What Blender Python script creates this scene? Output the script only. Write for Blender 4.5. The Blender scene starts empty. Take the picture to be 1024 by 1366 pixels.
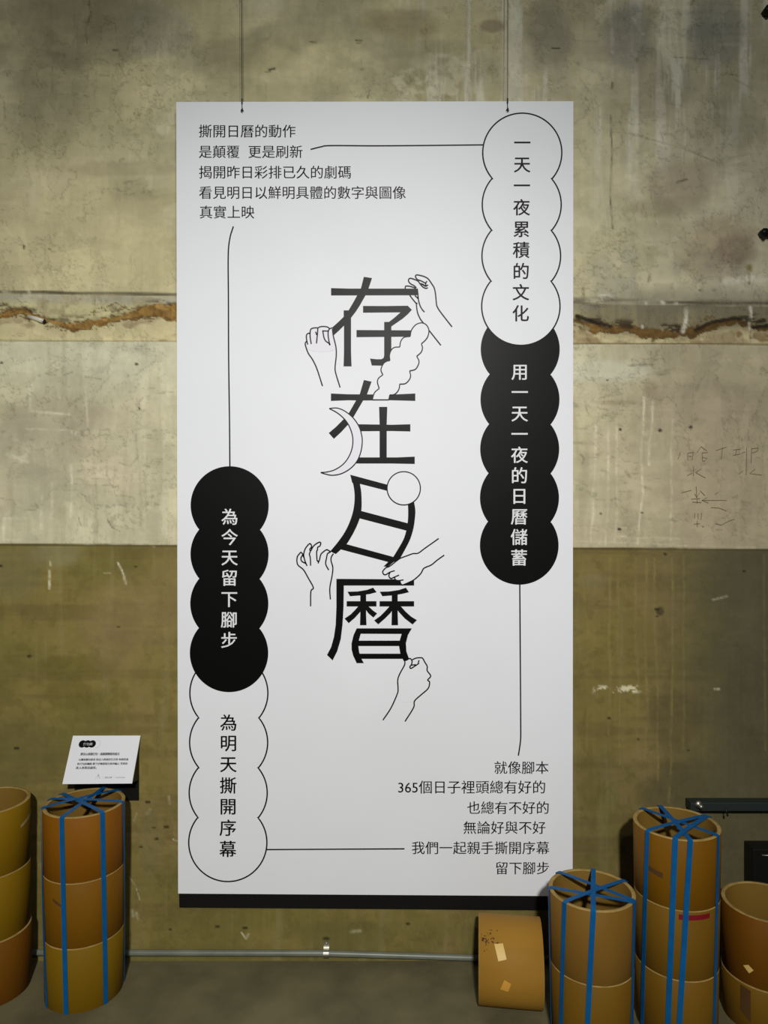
import bpy, bmesh, math, random
import numpy as np
from mathutils import Vector, geometry

S = bpy.context.scene
COL = S.collection

# ------------------------------------------------------------------ camera, light, exposure
EYE = 1.39            # camera height
F = 967.0             # focal length in pixels of a 1024 x 1366 picture
YP = 2.226            # front of the hanging poster
YW = 2.245            # face of the lower wall (the plaster above the ledge is set back)

cam_d = bpy.data.cameras.new('camera')
cam_d.sensor_fit = 'VERTICAL'
cam_d.sensor_height = 36.0
cam_d.lens = 36.0 * F / 1366.0
cam_d.clip_start = 0.05
cam = bpy.data.objects.new('camera', cam_d)
cam.location = (0, 0, EYE)
cam.rotation_euler = (math.radians(90), 0, 0)
COL.objects.link(cam)
S.camera = cam

W = bpy.data.worlds.new('world')
S.world = W
W.use_nodes = True
W.node_tree.nodes['Background'].inputs[0].default_value = (0.80, 0.92, 1.0, 1)
W.node_tree.nodes['Background'].inputs[1].default_value = 0.055


def spot(name, loc, aim, energy, size, blend, radius, color):
    d = bpy.data.lights.new(name, 'SPOT')
    d.energy = energy
    d.spot_size = math.radians(size)
    d.spot_blend = blend
    d.shadow_soft_size = radius
    d.color = color
    o = bpy.data.objects.new(name, d)
    o.location = loc
    o.rotation_euler = (Vector(aim) - Vector(loc)).to_track_quat('-Z', 'Y').to_euler()
    COL.objects.link(o)
    return o


spot('wall_spot', (0.05, -2.1, 3.05), (-0.24, 2.2, 0.62), 720, 64, 1.0, 0.10, (1.0, 0.985, 0.95))
spot('wall_spot', (0.55, -1.0, 3.4), (0.10, 2.2, 2.75), 110, 92, 1.0, 0.10, (1.0, 0.985, 0.95))  # extra spot added to brighten the upper wall and its corners

S.view_settings.view_transform = 'Standard'
S.view_settings.look = 'None'
S.view_settings.gamma = 1.0
S.view_settings.use_curve_mapping = False
S.view_settings.exposure = -0.2


# ------------------------------------------------------------------ helpers
def lin(c):
    return tuple(((v / 255) / 12.92 if v / 255 <= 0.04045 else ((v / 255 + 0.055) / 1.055) ** 2.4) for v in c)


def wp(u, v, Y=YP):
    """a measured picture point -> metres on the vertical plane at depth Y"""
    return ((u - 512.0) * Y / F, Y, EYE - (v - 683.0) * Y / F)


def mesh_obj(name, verts, faces, mats, parent=None, mat_idx=None, smooth=False):
    m = bpy.data.meshes.new(name)
    m.from_pydata([tuple(v) for v in verts], [], [tuple(f) for f in faces])
    for mm in (mats if isinstance(mats, (list, tuple)) else [mats]):
        m.materials.append(mm)
    if mat_idx is not None:
        m.polygons.foreach_set('material_index', mat_idx)
    if smooth:
        m.polygons.foreach_set('use_smooth', [True] * len(m.polygons))
    m.update()
    o = bpy.data.objects.new(name, m)
    COL.objects.link(o)
    if parent is not None:
        o.parent = parent
        o.matrix_parent_inverse = parent.matrix_world.inverted()
    return o


def thing(name, label, cat, loc=(0, 0, 0), group=None):
    o = bpy.data.objects.new(name, None)
    o.empty_display_size = 0.05
    o.location = loc
    COL.objects.link(o)
    o.matrix_world = __import__('mathutils').Matrix.Translation(loc)
    tag(o, label, cat, group)
    return o


def tag(o, label, cat, group=None):
    o['label'] = label
    o['category'] = cat
    if group:
        o['group'] = group
    return o


def principled(name, col, rough=0.7, metal=0.0, spec=0.5):
    m = bpy.data.materials.new(name)
    m.use_nodes = True
    b = m.node_tree.nodes['Principled BSDF']
    b.inputs['Base Color'].default_value = (*col, 1)
    b.inputs['Roughness'].default_value = rough
    b.inputs['Metallic'].default_value = metal
    b.inputs['Specular IOR Level'].default_value = spec
    return m


def noisy(name, c1, c2, scale=6.0, stretch=(1, 1, 1), rough=0.7, spec=0.4, metal=0.0, bump=0.0, bscale=60.0, detail=6.0, lo=0.35, hi=0.65):
    """two-colour noise material in object coordinates, optional bump"""
    m = principled(name, c1, rough, metal, spec)
    nt = m.node_tree
    b = nt.nodes['Principled BSDF']
    tc = nt.nodes.new('ShaderNodeTexCoord')
    mp = nt.nodes.new('ShaderNodeMapping')
    mp.inputs['Scale'].default_value = stretch
    nz = nt.nodes.new('ShaderNodeTexNoise')
    nz.inputs['Scale'].default_value = scale
    nz.inputs['Detail'].default_value = detail
    rp = nt.nodes.new('ShaderNodeValToRGB')
    rp.color_ramp.elements[0].position = lo
    rp.color_ramp.elements[1].position = hi
    rp.color_ramp.elements[0].color = (*c1, 1)
    rp.color_ramp.elements[1].color = (*c2, 1)
    nt.links.new(tc.outputs['Object'], mp.inputs['Vector'])
    nt.links.new(mp.outputs['Vector'], nz.inputs['Vector'])
    nt.links.new(nz.outputs['Fac'], rp.inputs['Fac'])
    nt.links.new(rp.outputs['Color'], b.inputs['Base Color'])
    if bump:
        n2 = nt.nodes.new('ShaderNodeTexNoise')
        n2.inputs['Scale'].default_value = bscale
        n2.inputs['Detail'].default_value = 5
        bm_ = nt.nodes.new('ShaderNodeBump')
        bm_.inputs['Strength'].default_value = bump
        bm_.inputs['Distance'].default_value = 0.003
        nt.links.new(tc.outputs['Object'], n2.inputs['Vector'])
        nt.links.new(n2.outputs['Fac'], bm_.inputs['Height'])
        nt.links.new(bm_.outputs['Normal'], b.inputs['Normal'])
    return m


def catmull(pts, n=6):
    P = [Vector((p[0], p[1])) for p in pts]
    if len(P) < 3:
        return P
    out = []
    for i in range(len(P) - 1):
        p1, p2 = P[i], P[i + 1]
        p0 = P[i - 1] if i > 0 else p1 * 2 - p2
        p3 = P[i + 2] if i + 2 < len(P) else p2 * 2 - p1
        for k in range(n):
            t = k / n
            out.append(0.5 * ((2 * p1) + (p2 - p0) * t + (2 * p0 - 5 * p1 + 4 * p2 - p3) * t * t + (3 * p1 - p0 - 3 * p2 + p3) * t ** 3))
    out.append(P[-1])
    return out


class Ink:
    """flat print: collects shapes given in picture units on one plane, builds one mesh"""

    def __init__(self, Y, mapper=None):
        self.v, self.f, self.Y = [], [], Y
        self.map = mapper

    def _add(self, pts2, faces):
        b = len(self.v)
        for p in pts2:
            self.v.append(self.map(p[0], p[1]) if self.map else wp(p[0], p[1], YP)[0:1] + (self.Y,) + wp(p[0], p[1], YP)[2:3])
        for f in faces:
            self.f.append([b + i for i in f])

    def poly(self, pts):
        tris = geometry.tessellate_polygon([[Vector((p[0], p[1], 0)) for p in pts]])
        self.Y -= 0.000012          # ink over ink: every stroke lies a hair above the one before
        self._add(pts, tris)

    def line(self, pts, w=1.9, smooth=True, n=6, closed=False):
        P = catmull(pts, n) if smooth else [Vector((p[0], p[1])) for p in pts]
        Q = [P[0]]
        for p in P[1:]:
            if (p - Q[-1]).length > 1e-4:
                Q.append(p)
        P = Q
        if closed and (P[0] - P[-1]).length < 1e-3:
            P = P[:-1]
        n_ = len(P)
        if n_ < 2:
            return
        L, R = [], []
        for i, p in enumerate(P):
            a = P[(i - 1) % n_] if (closed or i > 0) else p
            c = P[(i + 1) % n_] if (closed or i < n_ - 1) else p
            d1 = (p - a).normalized() if (p - a).length > 1e-9 else (c - p).normalized()
            d2 = (c - p).normalized() if (c - p).length > 1e-9 else d1
            n1, n2 = Vector((-d1.y, d1.x)), Vector((-d2.y, d2.x))
            m = (n1 + n2)
            m = m.normalized() if m.length > 1e-6 else n1
            k = min(1.6, 1.0 / max(0.3, m.dot(n1)))
            L.append(p + m * (w / 2 * k))
            R.append(p - m * (w / 2 * k))
        pts2 = L + R
        faces = []
        for i in range(n_ if closed else n_ - 1):
            j = (i + 1) % n_
            faces.append((i, n_ + i, n_ + j, j))
        self._add(pts2, faces)

    def build(self, name, mat, parent):
        return mesh_obj(name, self.v, self.f, mat, parent)


def text_mesh(body, offset=0.0):
    c = bpy.data.curves.new('lettering', 'FONT')
    c.body = body
    c.size = 1.0
    c.resolution_u = 3
    c.offset = offset
    o = bpy.data.objects.new('lettering', c)
    COL.objects.link(o)
    dg = bpy.context.evaluated_depsgraph_get()
    ev = o.evaluated_get(dg)
    m = ev.to_mesh()
    v = [(q.co.x, q.co.y) for q in m.vertices]
    f = [tuple(p.vertices) for p in m.polygons]
    ev.to_mesh_clear()
    bpy.data.objects.remove(o)
    bpy.data.curves.remove(c)
    return v, f


def put_text(ink, body, x0, x1, yc, weight=0.0, em=None):
    """one line of writing: ink box stretched between x0 and x1, centred on yc (picture units, y down)"""
    v, f = text_mesh(body)
    xs = [p[0] for p in v]
    k = (x1 - x0) / (max(xs) - min(xs))
    ky = em if em else k
    mid = 0.375
    for dx in (-weight, weight) if weight else (0,):
        ink.Y -= 0.000012
        ink._add([(x0 + (p[0] - min(xs)) * k + dx * ky, yc - (p[1] - mid) * ky) for p in v], f)


def put_char(ink, ch, xc, yc, em, weight=0.012):
    v, f = text_mesh(ch)
    if not v:
        return
    for dx, dy in ((-1, 0), (1, 0), (0, -1), (0, 1)):
        ink.Y -= 0.000012
        ink._add([(xc + (p[0] - 0.5 + dx * weight) * em, yc - (p[1] - 0.38 + dy * weight * .6) * em) for p in v], f)


def circ(cx, cy, r, a0=0, a1=360, n=64):
    return [(cx + r * math.cos(math.radians(a0 + (a1 - a0) * i / n)), cy + r * math.sin(math.radians(a0 + (a1 - a0) * i / n))) for i in range(n + 1)]


# ------------------------------------------------------------------ wall and floor
def lattice(seed):
    return np.random.RandomState(seed).rand(256, 256)


def vnoise(x, y, seed):
    g = lattice(seed)
    xi, yi = np.floor(x).astype(int), np.floor(y).astype(int)
    fx, fy = x - xi, y - yi
    fx, fy = fx * fx * (3 - 2 * fx), fy * fy * (3 - 2 * fy)
    a, b = g[xi % 256, yi % 256], g[(xi + 1) % 256, yi % 256]
    c, d = g[xi % 256, (yi + 1) % 256], g[(xi + 1) % 256, (yi + 1) % 256]
    return (a * (1 - fx) + b * fx) * (1 - fy) + (c * (1 - fx) + d * fx) * fy


def fbm(x, y, sx, sy, seed, octv=5, gain=0.55):
    s, amp, tot = 0, 1.0, 0
    for o in range(octv):
        s = s + amp * vnoise(x / sx * 2 ** o + 17.3 * o, y / sy * 2 ** o + 9.1 * o, seed + o)
        tot += amp
        amp *= gain
    return s / tot


def sstep(a, b, x):
    t = np.clip((x - a) / (b - a), 0, 1)
    return t * t * (3 - 2 * t)


def dist_poly(U, V, pts):
    d = np.full(U.shape, 1e9)
    for (x0, y0), (x1, y1) in zip(pts[:-1], pts[1:]):
        dx, dy = x1 - x0, y1 - y0
        l2 = dx * dx + dy * dy + 1e-9
        t = np.clip(((U - x0) * dx + (V - y0) * dy) / l2, 0, 1)
        d = np.minimum(d, np.hypot(U - x0 - t * dx, V - y0 - t * dy))
    return d


def build_wall():
    us = np.concatenate([np.arange(-900, -40, 20.0), np.arange(-40, 1064, 1.75), np.arange(1064, 1960, 20.0)])
    vfloor = 683 + EYE * F / YW
    vs = np.concatenate([np.arange(-420, -30, 15.0), np.arange(-30, vfloor - 1, 1.75), [vfloor]])
    U, V = np.meshgrid(us, vs)
    nv, nu = U.shape

    def mix(c, col, m):
        m = np.clip(m, 0, 1)[..., None]
        return c * (1 - m) + np.array(lin(col)) * m

    n_big = fbm(U, V, 260, 230, 11)
    n_mid = fbm(U, V, 70, 60, 23)
    n_fine = fbm(U, V, 14, 13, 37)
    n_vert = fbm(U, V, 16, 220, 41)
    n_hor = fbm(U, V, 200, 15, 53)
    grit = fbm(U, V, 5, 7, 317, 3)

    # boundaries (all slope a little)
    v_line = 388 + (U - 0) * 0.0165          # groove under the upper plaster
    v_ledge = 454.5 + U * 0.0052             # lower edge of the rough band
    v_dado = 725 + U * 0.0068                # top of the olive dado

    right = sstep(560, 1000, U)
    # upper plaster
    C = np.ones(U.shape + (3,)) * np.array(lin((198, 188, 146)))
    C = mix(C, (192, 185, 158), right * 0.85)
    C = mix(C, (166, 159, 122), sstep(0.42, 0.66, n_big) * 0.7)
    C = mix(C, (202, 194, 158), sstep(0.52, 0.72, fbm(U, V, 120, 110, 67)) * 0.55)
    C = mix(C, (158, 155, 138), sstep(0.55, 0.68, fbm(U, V, 90, 120, 71)) * 0.75 * right)
    C = mix(C, (150, 147, 116), sstep(0.5, 0.62, fbm(U, V, 150, 90, 73)) * 0.5 * sstep(260, 60, V) )
    C = mix(C, (216, 213, 192), sstep(0.55, 0.68, n_vert) * 0.75 * sstep(380, 700, U) * sstep(330, 120, V))
    C = mix(C, (214, 208, 176), sstep(.5, .56, fbm(U, V, 60, 50, 311)) * sstep(.5, .62, n_big) * .5)
    # broad grey and pale patches
    for (u, v, ru, rv, col, a) in [(120, 40, 110, 60, (142, 135, 104), .7), (215, 40, 60, 45, (150, 148, 128), .5), (160, 225, 90, 10, (150, 140, 106), .35),
                                   (840, 50, 36, 62, (150, 148, 132), .55), (735, 45, 34, 58, (150, 145, 124), .7), (830, 48, 36, 55, (152, 148, 130), .75),
                                   (955, 45, 44, 50, (152, 150, 136), .75), (870, 120, 34, 60, (150, 142, 118), .4), (965, 175, 40, 60, (150, 145, 122), .5),
                                   (655, 35, 20, 10, (124, 108, 84), .6), (540, 30, 60, 24, (140, 126, 88), .5), (905, 250, 60, 40, (158, 142, 116), .5),
                                   (868, 278, 45, 16, (138, 126, 94), .4), (980, 335, 32, 26, (122, 112, 98), .7), (960, 330, 60, 50, (160, 140, 110), .5),
                                   (690, 90, 24, 60, (205, 200, 170), .5), (790, 130, 30, 170, (196, 190, 160), .35), (210, 300, 80, 40, (202, 192, 150), .5),
                                   (60, 120, 60, 90, (142, 136, 104), .45), (330, 70, 90, 30, (140, 132, 100), .4)]:
        r = np.hypot((U - u) / ru, (V - v) / rv) + (n_mid - 0.5) * 0.9
        C = mix(C, col, sstep(1.1, 0.55, r) * a)

    # rough band between groove and ledge
    band = sstep(v_line + 3, v_line + 5, V) * sstep(v_ledge + 1, v_ledge - 1, V)
    B = np.ones_like(C) * np.array(lin((196, 188, 142)))
    B = mix(B, (176, 170, 146), sstep(v_line + 20, v_line + 8, V))
    B = mix(B, (160, 148, 112), sstep(0.5, 0.68, n_fine) * 0.6)
    B = mix(B, (104, 95, 74), sstep(740, 800, U) * sstep(v_ledge - 12, v_ledge - 22, V) * 0.85)
    B = mix(B, (112, 98, 74), sstep(740, 800, U) * sstep(v_ledge - 22, v_ledge - 12, V) * sstep(.42, .56, fbm(U, V, 26, 9, 331, 4)) * .8)
    B = mix(B, (158, 145, 112), right * 0.5 * sstep(v_ledge - 26, v_ledge - 14, V))
    B = mix(B, (150, 140, 104), sstep(0.55, 0.7, n_vert) * 0.5)
    crack_l = [(-900, 420), (-40, 419), (0, 419), (28, 416), (60, 427), (82, 432), (100, 435), (125, 431.5), (150, 423), (170, 419.5), (190, 416), (213, 412.5), (245, 416), (300, 421),
               (420, 428), (560, 432), (700, 428), (762, 427), (780, 431), (803, 437.5), (833, 440), (868, 444), (895, 446), (925, 443), (945, 436), (968, 430), (985, 428.5), (1005, 432),
               (1030, 437), (1960, 436)]
    rag = fbm(U, V, 9, 7, 261, 4) - .5
    rag2 = fbm(U, V, 28, 12, 271, 3) - .5
    dc = dist_poly(U + rag * 6, V + rag * 11 + rag2 * 9, crack_l)
    wid = 5.6 + (fbm(U, V, 30, 30, 81) - 0.5) * 12 + 3.0 * np.exp(-((U - 225) / 40) ** 2) - 1.2 * right
    pale = sstep(2, 16, V - np.interp(U, [p[0] for p in crack_l], [p[1] for p in crack_l]))
    B = mix(B, (206, 194, 152), pale * 0.6)
    B = mix(B, (150, 132, 100), pale * sstep(0.5, 0.6, fbm(U, V, 60, 30, 83)) * 0.8)
    B = mix(B, (120, 96, 60), pale * right * sstep(0.52, 0.62, fbm(U, V, 30, 16, 85)) * 0.8)
    in_crack = sstep(wid + 1.0, wid - 1.0, dc)
    rust = np.ones_like(C) * np.array(lin((152, 118, 60)))
    rust = mix(rust, (124, 90, 40), sstep(0.48, 0.64, n_fine) * .8)
    rust = mix(rust, (182, 146, 82), sstep(0.54, 0.68, fbm(U, V, 24, 8, 87)) * 0.7)
    rust = mix(rust, (88, 65, 30), right * 0.9)
    rust = rust * (0.55 + 0.75 * grit + 0.3 * (rag2 + rag))[..., None]
    B = B * (1 - in_crack[..., None]) + rust * in_crack[..., None]
    edge = sstep(1.8, 0.4, np.abs(dc - wid)) * sstep(0.40, 0.56, fbm(U, V, 14, 7, 91))
    B = mix(B, (72, 52, 26), edge * 0.8)
    # finer cracks running beside it
    for sd, off in ((281, -7), (291, 8), (301, -11)):
        q = np.abs(V - np.interp(U, [p[0] for p in crack_l], [p[1] for p in crack_l]) - off + (fbm(U, V, 22, 14, sd, 5, .65) - .5) * 26)
        B = mix(B, (98, 72, 36), sstep(1.5, .3, q) * sstep(.46, .56, fbm(U, V, 50, 30, sd + 3, 3)) * .8)
    # dark chips along the upper lip
    lip = np.interp(U, [p[0] for p in crack_l], [p[1] for p in crack_l])
    chips = sstep(9, 3, np.abs(V - lip + 8)) * sstep(0.56, 0.64, fbm(U, V, 22, 7, 95))
    B = mix(B, (50, 36, 20), chips * (0.55 + 0.4 * right))
    dk = dist_poly(U, V + (n_fine - .5) * 5, [(770, 421), (795, 430), (815, 435)])
    B = mix(B, (34, 26, 16), sstep(3.4, 1.6, dk) * .9)
    dk = dist_poly(U, V + (n_fine - .5) * 5, [(928, 440), (950, 430), (975, 424.5), (1000, 424)])
    B = mix(B, (40, 30, 16), sstep(3.2, 1.4, dk) * .9)
    dk = dist_poly(U, V + (n_fine - .5) * 5, [(1005, 437), (1030, 433)])
    B = mix(B, (30, 24, 16), sstep(3.2, 1.4, dk) * .9)
    C = C * (1 - band[..., None]) + B * band[..., None]
    # groove line: shade under the lip put into the colour; dark bands further right
    gr = sstep(3.2, 1.2, np.abs(V - v_line - 1 - (n_mid - .5) * 3))
    C = mix(C, (72, 66, 52), gr * sstep(300, 200, U) * (0.55 + 0.45 * sstep(.35, .6, n_hor)))
    gr2 = sstep(9, 2, np.abs(V - v_line - 2)) * sstep(0.4, 0.6, fbm(U, V, 70, 8, 99))
    C = mix(C, (96, 88, 72), gr2 * sstep(700, 760, U) * 0.85)
    C = mix(C, (128, 122, 100), sstep(26, 4, np.abs(V - v_line + 2)) * sstep(780, 860, U) * .55)
    C = mix(C, (92, 84, 66), sstep(2.4, .8, np.abs(V - 404 - (n_mid - .5) * 3)) * sstep(860, 900, U) * .8)
    # ledge: thin dark line, stronger to the right
    C = mix(C, (110, 96, 60), sstep(1.6, .5, np.abs(V - v_ledge + .5)) * (0.35 + 0.65 * right))

    # lower cream plaster
    low = sstep(v_ledge - .5, v_ledge + 1.5, V)
    L_ = np.ones_like(C) * np.array(lin((212, 204, 166)))
    L_ = mix(L_, (190, 184, 154), sstep(0.42, 0.6, fbm(U, V, 180, 150, 101)) * 0.8)
    L_ = mix(L_, (206, 190, 160), sstep(0.5, 0.7, fbm(U, V, 90, 120, 103)) * 0.5)
    L_ = mix(L_, (200, 199, 174), sstep(560, 470, V) * 0.6)
    L_ = mix(L_, (176, 168, 136), sstep(0.54, 0.7, n_vert) * 0.45)
    L_ = mix(L_, (178, 168, 140), sstep(0.56, 0.7, n_fine) * 0.22)
    L_ = mix(L_, (166, 155, 126), sstep(620, 940, U) * 0.88)  # cream dirtier to the right, light falloff also put into the colour
    for (u, v, ru, rv, col, a) in [(60, 560, 90, 40, (166, 158, 132), .7), (50, 600, 70, 60, (172, 164, 138), .6), (40, 650, 50, 60, (172, 166, 140), .4), (140, 560, 34, 16, (190, 172, 148), .3), (950, 540, 110, 40, (158, 146, 122), .6),
                                   (820, 537, 34, 4, (140, 124, 94), .4), (868, 518, 10, 12, (140, 124, 98), .4), (960, 640, 80, 110, (168, 154, 128), .5),
                                   (800, 495, 80, 16, (196, 196, 174), .5)]:
        r = np.hypot((U - u) / ru, (V - v) / rv) + (n_mid - 0.5) * 0.9
        L_ = mix(L_, col, sstep(1.1, 0.5, r) * a)
    wht = (222, 216, 188)

    def stroke(Cx, pts, col, w, a, wob=3.0):
        d = dist_poly(U + (n_mid - .5) * wob * 3, V + (n_mid - .5) * wob, pts)
        d = d + (grit - .5) * 2.2
        return mix(Cx, col, sstep(w * 1.15, w * .15, d) * a * (0.5 + 0.5 * sstep(.38, .58, n_fine)) * (0.45 + .55 * sstep(.36, .56, grit)))

    for pts, w, a in [([(40, 520), (40, 548), (95, 553)], 2.2, .7), ([(14, 530), (34, 528)], 2, .5), ([(112, 515), (116, 560), (115, 580)], 2, .5), ([(95, 620), (94, 690)], 2.4, .7),
                      ([(68, 645), (68, 690)], 3.0, .5), ([(55, 660), (54, 710)], 2.5, .5), ([(8, 692), (8, 721), (28, 721)], 3.2, .8), ([(8, 692), (42, 692)], 2, .4),
                      ([(38, 520), (42, 515)], 5, .9), ([(95, 575), (99, 578)], 4, .8), ([(34, 572), (90, 574)], 1.8, .4), ([(20, 585), (36, 600), (26, 615)], 6, .3), ([(8, 605), (35, 615)], 4, .35),
                      ([(857, 530), (856, 640), (853, 726)], 2.2, .75), ([(869, 535), (866, 620)], 2.0, .65), ([(795, 565), (792, 650), (790, 724)], 2.2, .6), ([(812, 565), (811, 650), (809, 727)], 2.4, .6),
                      ([(823, 570), (822, 724)], 2.0, .5), ([(896, 560), (894, 720)], 2.0, .4), ([(826, 716), (850, 719), (880, 717), (905, 718)], 1.8, .5), ([(757, 722), (1020, 731)], 2, .3)]:
        L_ = stroke(L_, pts, wht, w, a)
    dkc = (96, 86, 62)
    for pts, w, a in [([(148, 534), (150, 544)], 1.8, .7), ([(142, 693), (148, 703), (158, 708)], 1.6, .75), ([(86, 500), (96, 496)], 1.6, .5), ([(112, 502), (132, 505)], 1.8, .6), ([(108, 575), (112, 583)], 2, .7),
                      ([(104, 690), (106, 700)], 1.6, .7), ([(770, 508), (778, 520), (772, 530)], 2, .4), ([(836, 487), (870, 486)], 1.8, .55), ([(862, 500), (900, 492)], 1.8, .5), ([(876, 500), (892, 498)], 2.2, .75),
                      ([(772, 605), (778, 612), (775, 618)], 2.2, .6), ([(836, 630), (840, 636)], 3, .6), ([(855, 648), (866, 652)], 3, .4), ([(762, 590), (790, 592)], 3, .35), ([(70, 474), (80, 477)], 1.6, .5),
                      ([(780, 535), (785, 552)], 1.8, .4), ([(126, 600), (128, 720)], 1.6, .3), ([(185, 600), (187, 700)], 1.6, .25), ([(160, 618), (175, 622), (185, 610)], 1.6, .4), ([(920, 625), (925, 640)], 2, .3)]:
        L_ = stroke(L_, pts, dkc, w, a)
    for (u, v, r) in [(182, 486, 2.4), (186, 545, 1.6), (2, 484, 2.0), (880, 574, 2.8), (921, 570, 2.6), (810, 507, 1.6), (827, 573, 2.2), (826, 706, 2.4), (801, 685, 1.5), (856, 684, 1.8)]:
        L_ = mix(L_, (52, 44, 30), sstep(r + .8, r - .6, np.hypot(U - u, (V - v) * 1.3)) * .9)
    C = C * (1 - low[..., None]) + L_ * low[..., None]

    # olive dado
    dado = sstep(v_dado - .6, v_dado + .9, V + (n_fine - .5) * 1.6)
    D_ = np.ones_like(C) * np.array(lin((152, 136, 74)))
    D_ = mix(D_, (132, 122, 62), sstep(0.42, 0.62, fbm(U, V, 130, 120, 111)) * 0.8)
    D_ = mix(D_, (164, 142, 92), sstep(0.5, 0.7, fbm(U, V, 100, 160, 113)) * 0.6 * sstep(60, 200, U))
    D_ = mix(D_, (128, 112, 62), sstep(0.52, 0.7, n_hor) * 0.5)
    D_ = mix(D_, (118, 106, 52), sstep(0.52, 0.68, n_fine) * 0.4)
    D_ = mix(D_, (160, 150, 100), sstep(0.6, 0.75, n_vert) * 0.35)
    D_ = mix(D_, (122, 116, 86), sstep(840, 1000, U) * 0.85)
    for (u, v, ru, rv, col, a) in [(100, 890, 60, 18, (112, 102, 44), .6), (95, 930, 40, 26, (116, 104, 44), .5), (20, 760, 60, 50, (138, 130, 84), .6), (30, 1000, 80, 60, (120, 110, 62), .5), (160, 830, 60, 70, (166, 144, 96), .5),
                                   (215, 800, 40, 90, (168, 146, 96), .4), (790, 775, 30, 14, (160, 150, 100), .5), (880, 815, 6, 7, (84, 76, 40), .8), (895, 960, 40, 40, (112, 98, 62), .5), (900, 1060, 60, 40, (108, 98, 66), .6),
                                   (70, 740, 40, 24, (166, 160, 116), .45), (450, 1245, 90, 25, (120, 112, 60), .5), (200, 1130, 20, 60, (138, 128, 82), .5)]:
        r = np.hypot((U - u) / ru, (V - v) / rv) + (n_mid - 0.5) * 0.9
        D_ = mix(D_, col, sstep(1.1, 0.5, r) * a)
    D_ = D_ * (0.72 - 0.10 * sstep(500, 800, U) - 0.14 * sstep(850, 1000, U))[..., None]  # dado darkened toward the right: light falloff put into the colour
    drip = (140, 128, 74)
    for pts, w, a in [([(778, 740), (779, 790), (783, 850)], 2.4, .5), ([(814, 745), (812, 850), (814, 900), (812, 980)], 2.6, .6), ([(824, 745), (824, 860), (826, 920), (827, 1020)], 2.2, .6),
                      ([(848, 745), (846, 840), (850, 900), (850, 1000)], 2.2, .45), ([(862, 745), (860, 830), (860, 890), (864, 960), (861, 1010)], 2.2, .65),
                      ([(872, 745), (873, 850), (876, 930), (877, 1040)], 2.2, .6), ([(895, 745), (896, 830), (894, 960), (892, 1070)], 2.2, .55), ([(911, 740), (910, 1000)], 1.8, .4), ([(784, 920), (782, 1000)], 2.2, .4), ([(1018, 740), (1020, 1000)], 2, .3)]:
        D_ = stroke(D_, pts, drip, w, a, 2.0)
    scr = sstep(7, 3, np.abs(V - 919 - (U - 818) * -0.03 + (n_mid - .5) * 8)) * sstep(786, 800, U) * sstep(858, 846, U) * sstep(0.52, 0.6, fbm(U, V, 9, 6, 121))
    D_ = mix(D_, (216, 208, 170), scr * .95)
    for pts, w, a in [([(66.5, 762), (66.5, 785)], 2.0, .95), ([(67.5, 750), (68, 755)], 1.6, .7), ([(157, 751), (163, 762), (168, 779)], 1.7, .95), ([(138, 764), (147, 765)], 1.2, .5), ([(201, 727), (206, 729)], 1.6, .8),
                      ([(176, 1215), (178, 1222)], 3, .5), ([(182, 1218), (184, 1226)], 2.5, .5), ([(172, 1170), (180, 1180), (186, 1200)], 1.4, .4), ([(231, 1120), (236, 1122)], 1.8, .8), ([(178, 1095), (182, 1085)], 1.4, .4),
                      ([(225, 1062), (226, 1072)], 2.2, .5), ([(952, 919), (958, 919)], 1.6, .8), ([(322, 1244), (328, 1252), (332, 1246)], 1.5, .7), ([(468, 1243), (480, 1242)], 3, .5), ([(435, 1257), (436, 1258)], 2, .8),
                      ([(950, 800), (970, 795)], 2, .3), ([(195, 1085), (200, 1080)], 3, .35)]:
        D_ = stroke(D_, pts, (226, 220, 186), w, a, 1.0)
    for (u, v, r) in [(181, 756, 1.8), (39, 875, 2.6), (22, 998, 3), (887, 739, 2), (876, 813, 3), (876, 822, 1.6), (851, 986, 1.6), (918, 1001, 1.4), (992, 762, 2), (812, 958, 2), (1, 755, 2.2), (222, 1103, 3), (197, 1070, 3),
                      (188, 1130, 2.2), (290, 1236, 2.5), (327, 1238, 3), (435, 1252, 3.6), (544, 1232, 2.6), (209, 1119, 2.2), (205, 1104, 1.6), (158, 836, 1.6), (227, 1240, 2)]:
        D_ = mix(D_, (48, 42, 22), sstep(r + .8, r - .6, np.hypot((U - u) * .8, (V - v) * 1.4)) * .85)
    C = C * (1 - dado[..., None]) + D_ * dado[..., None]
    C = mix(C, (78, 68, 36), sstep(2.2, .6, np.abs(V - v_dado - 1.6)) * .75)

    # marks on the upper plaster
    M = dict(dark=(44, 38, 26), mid=(96, 88, 64))
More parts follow.
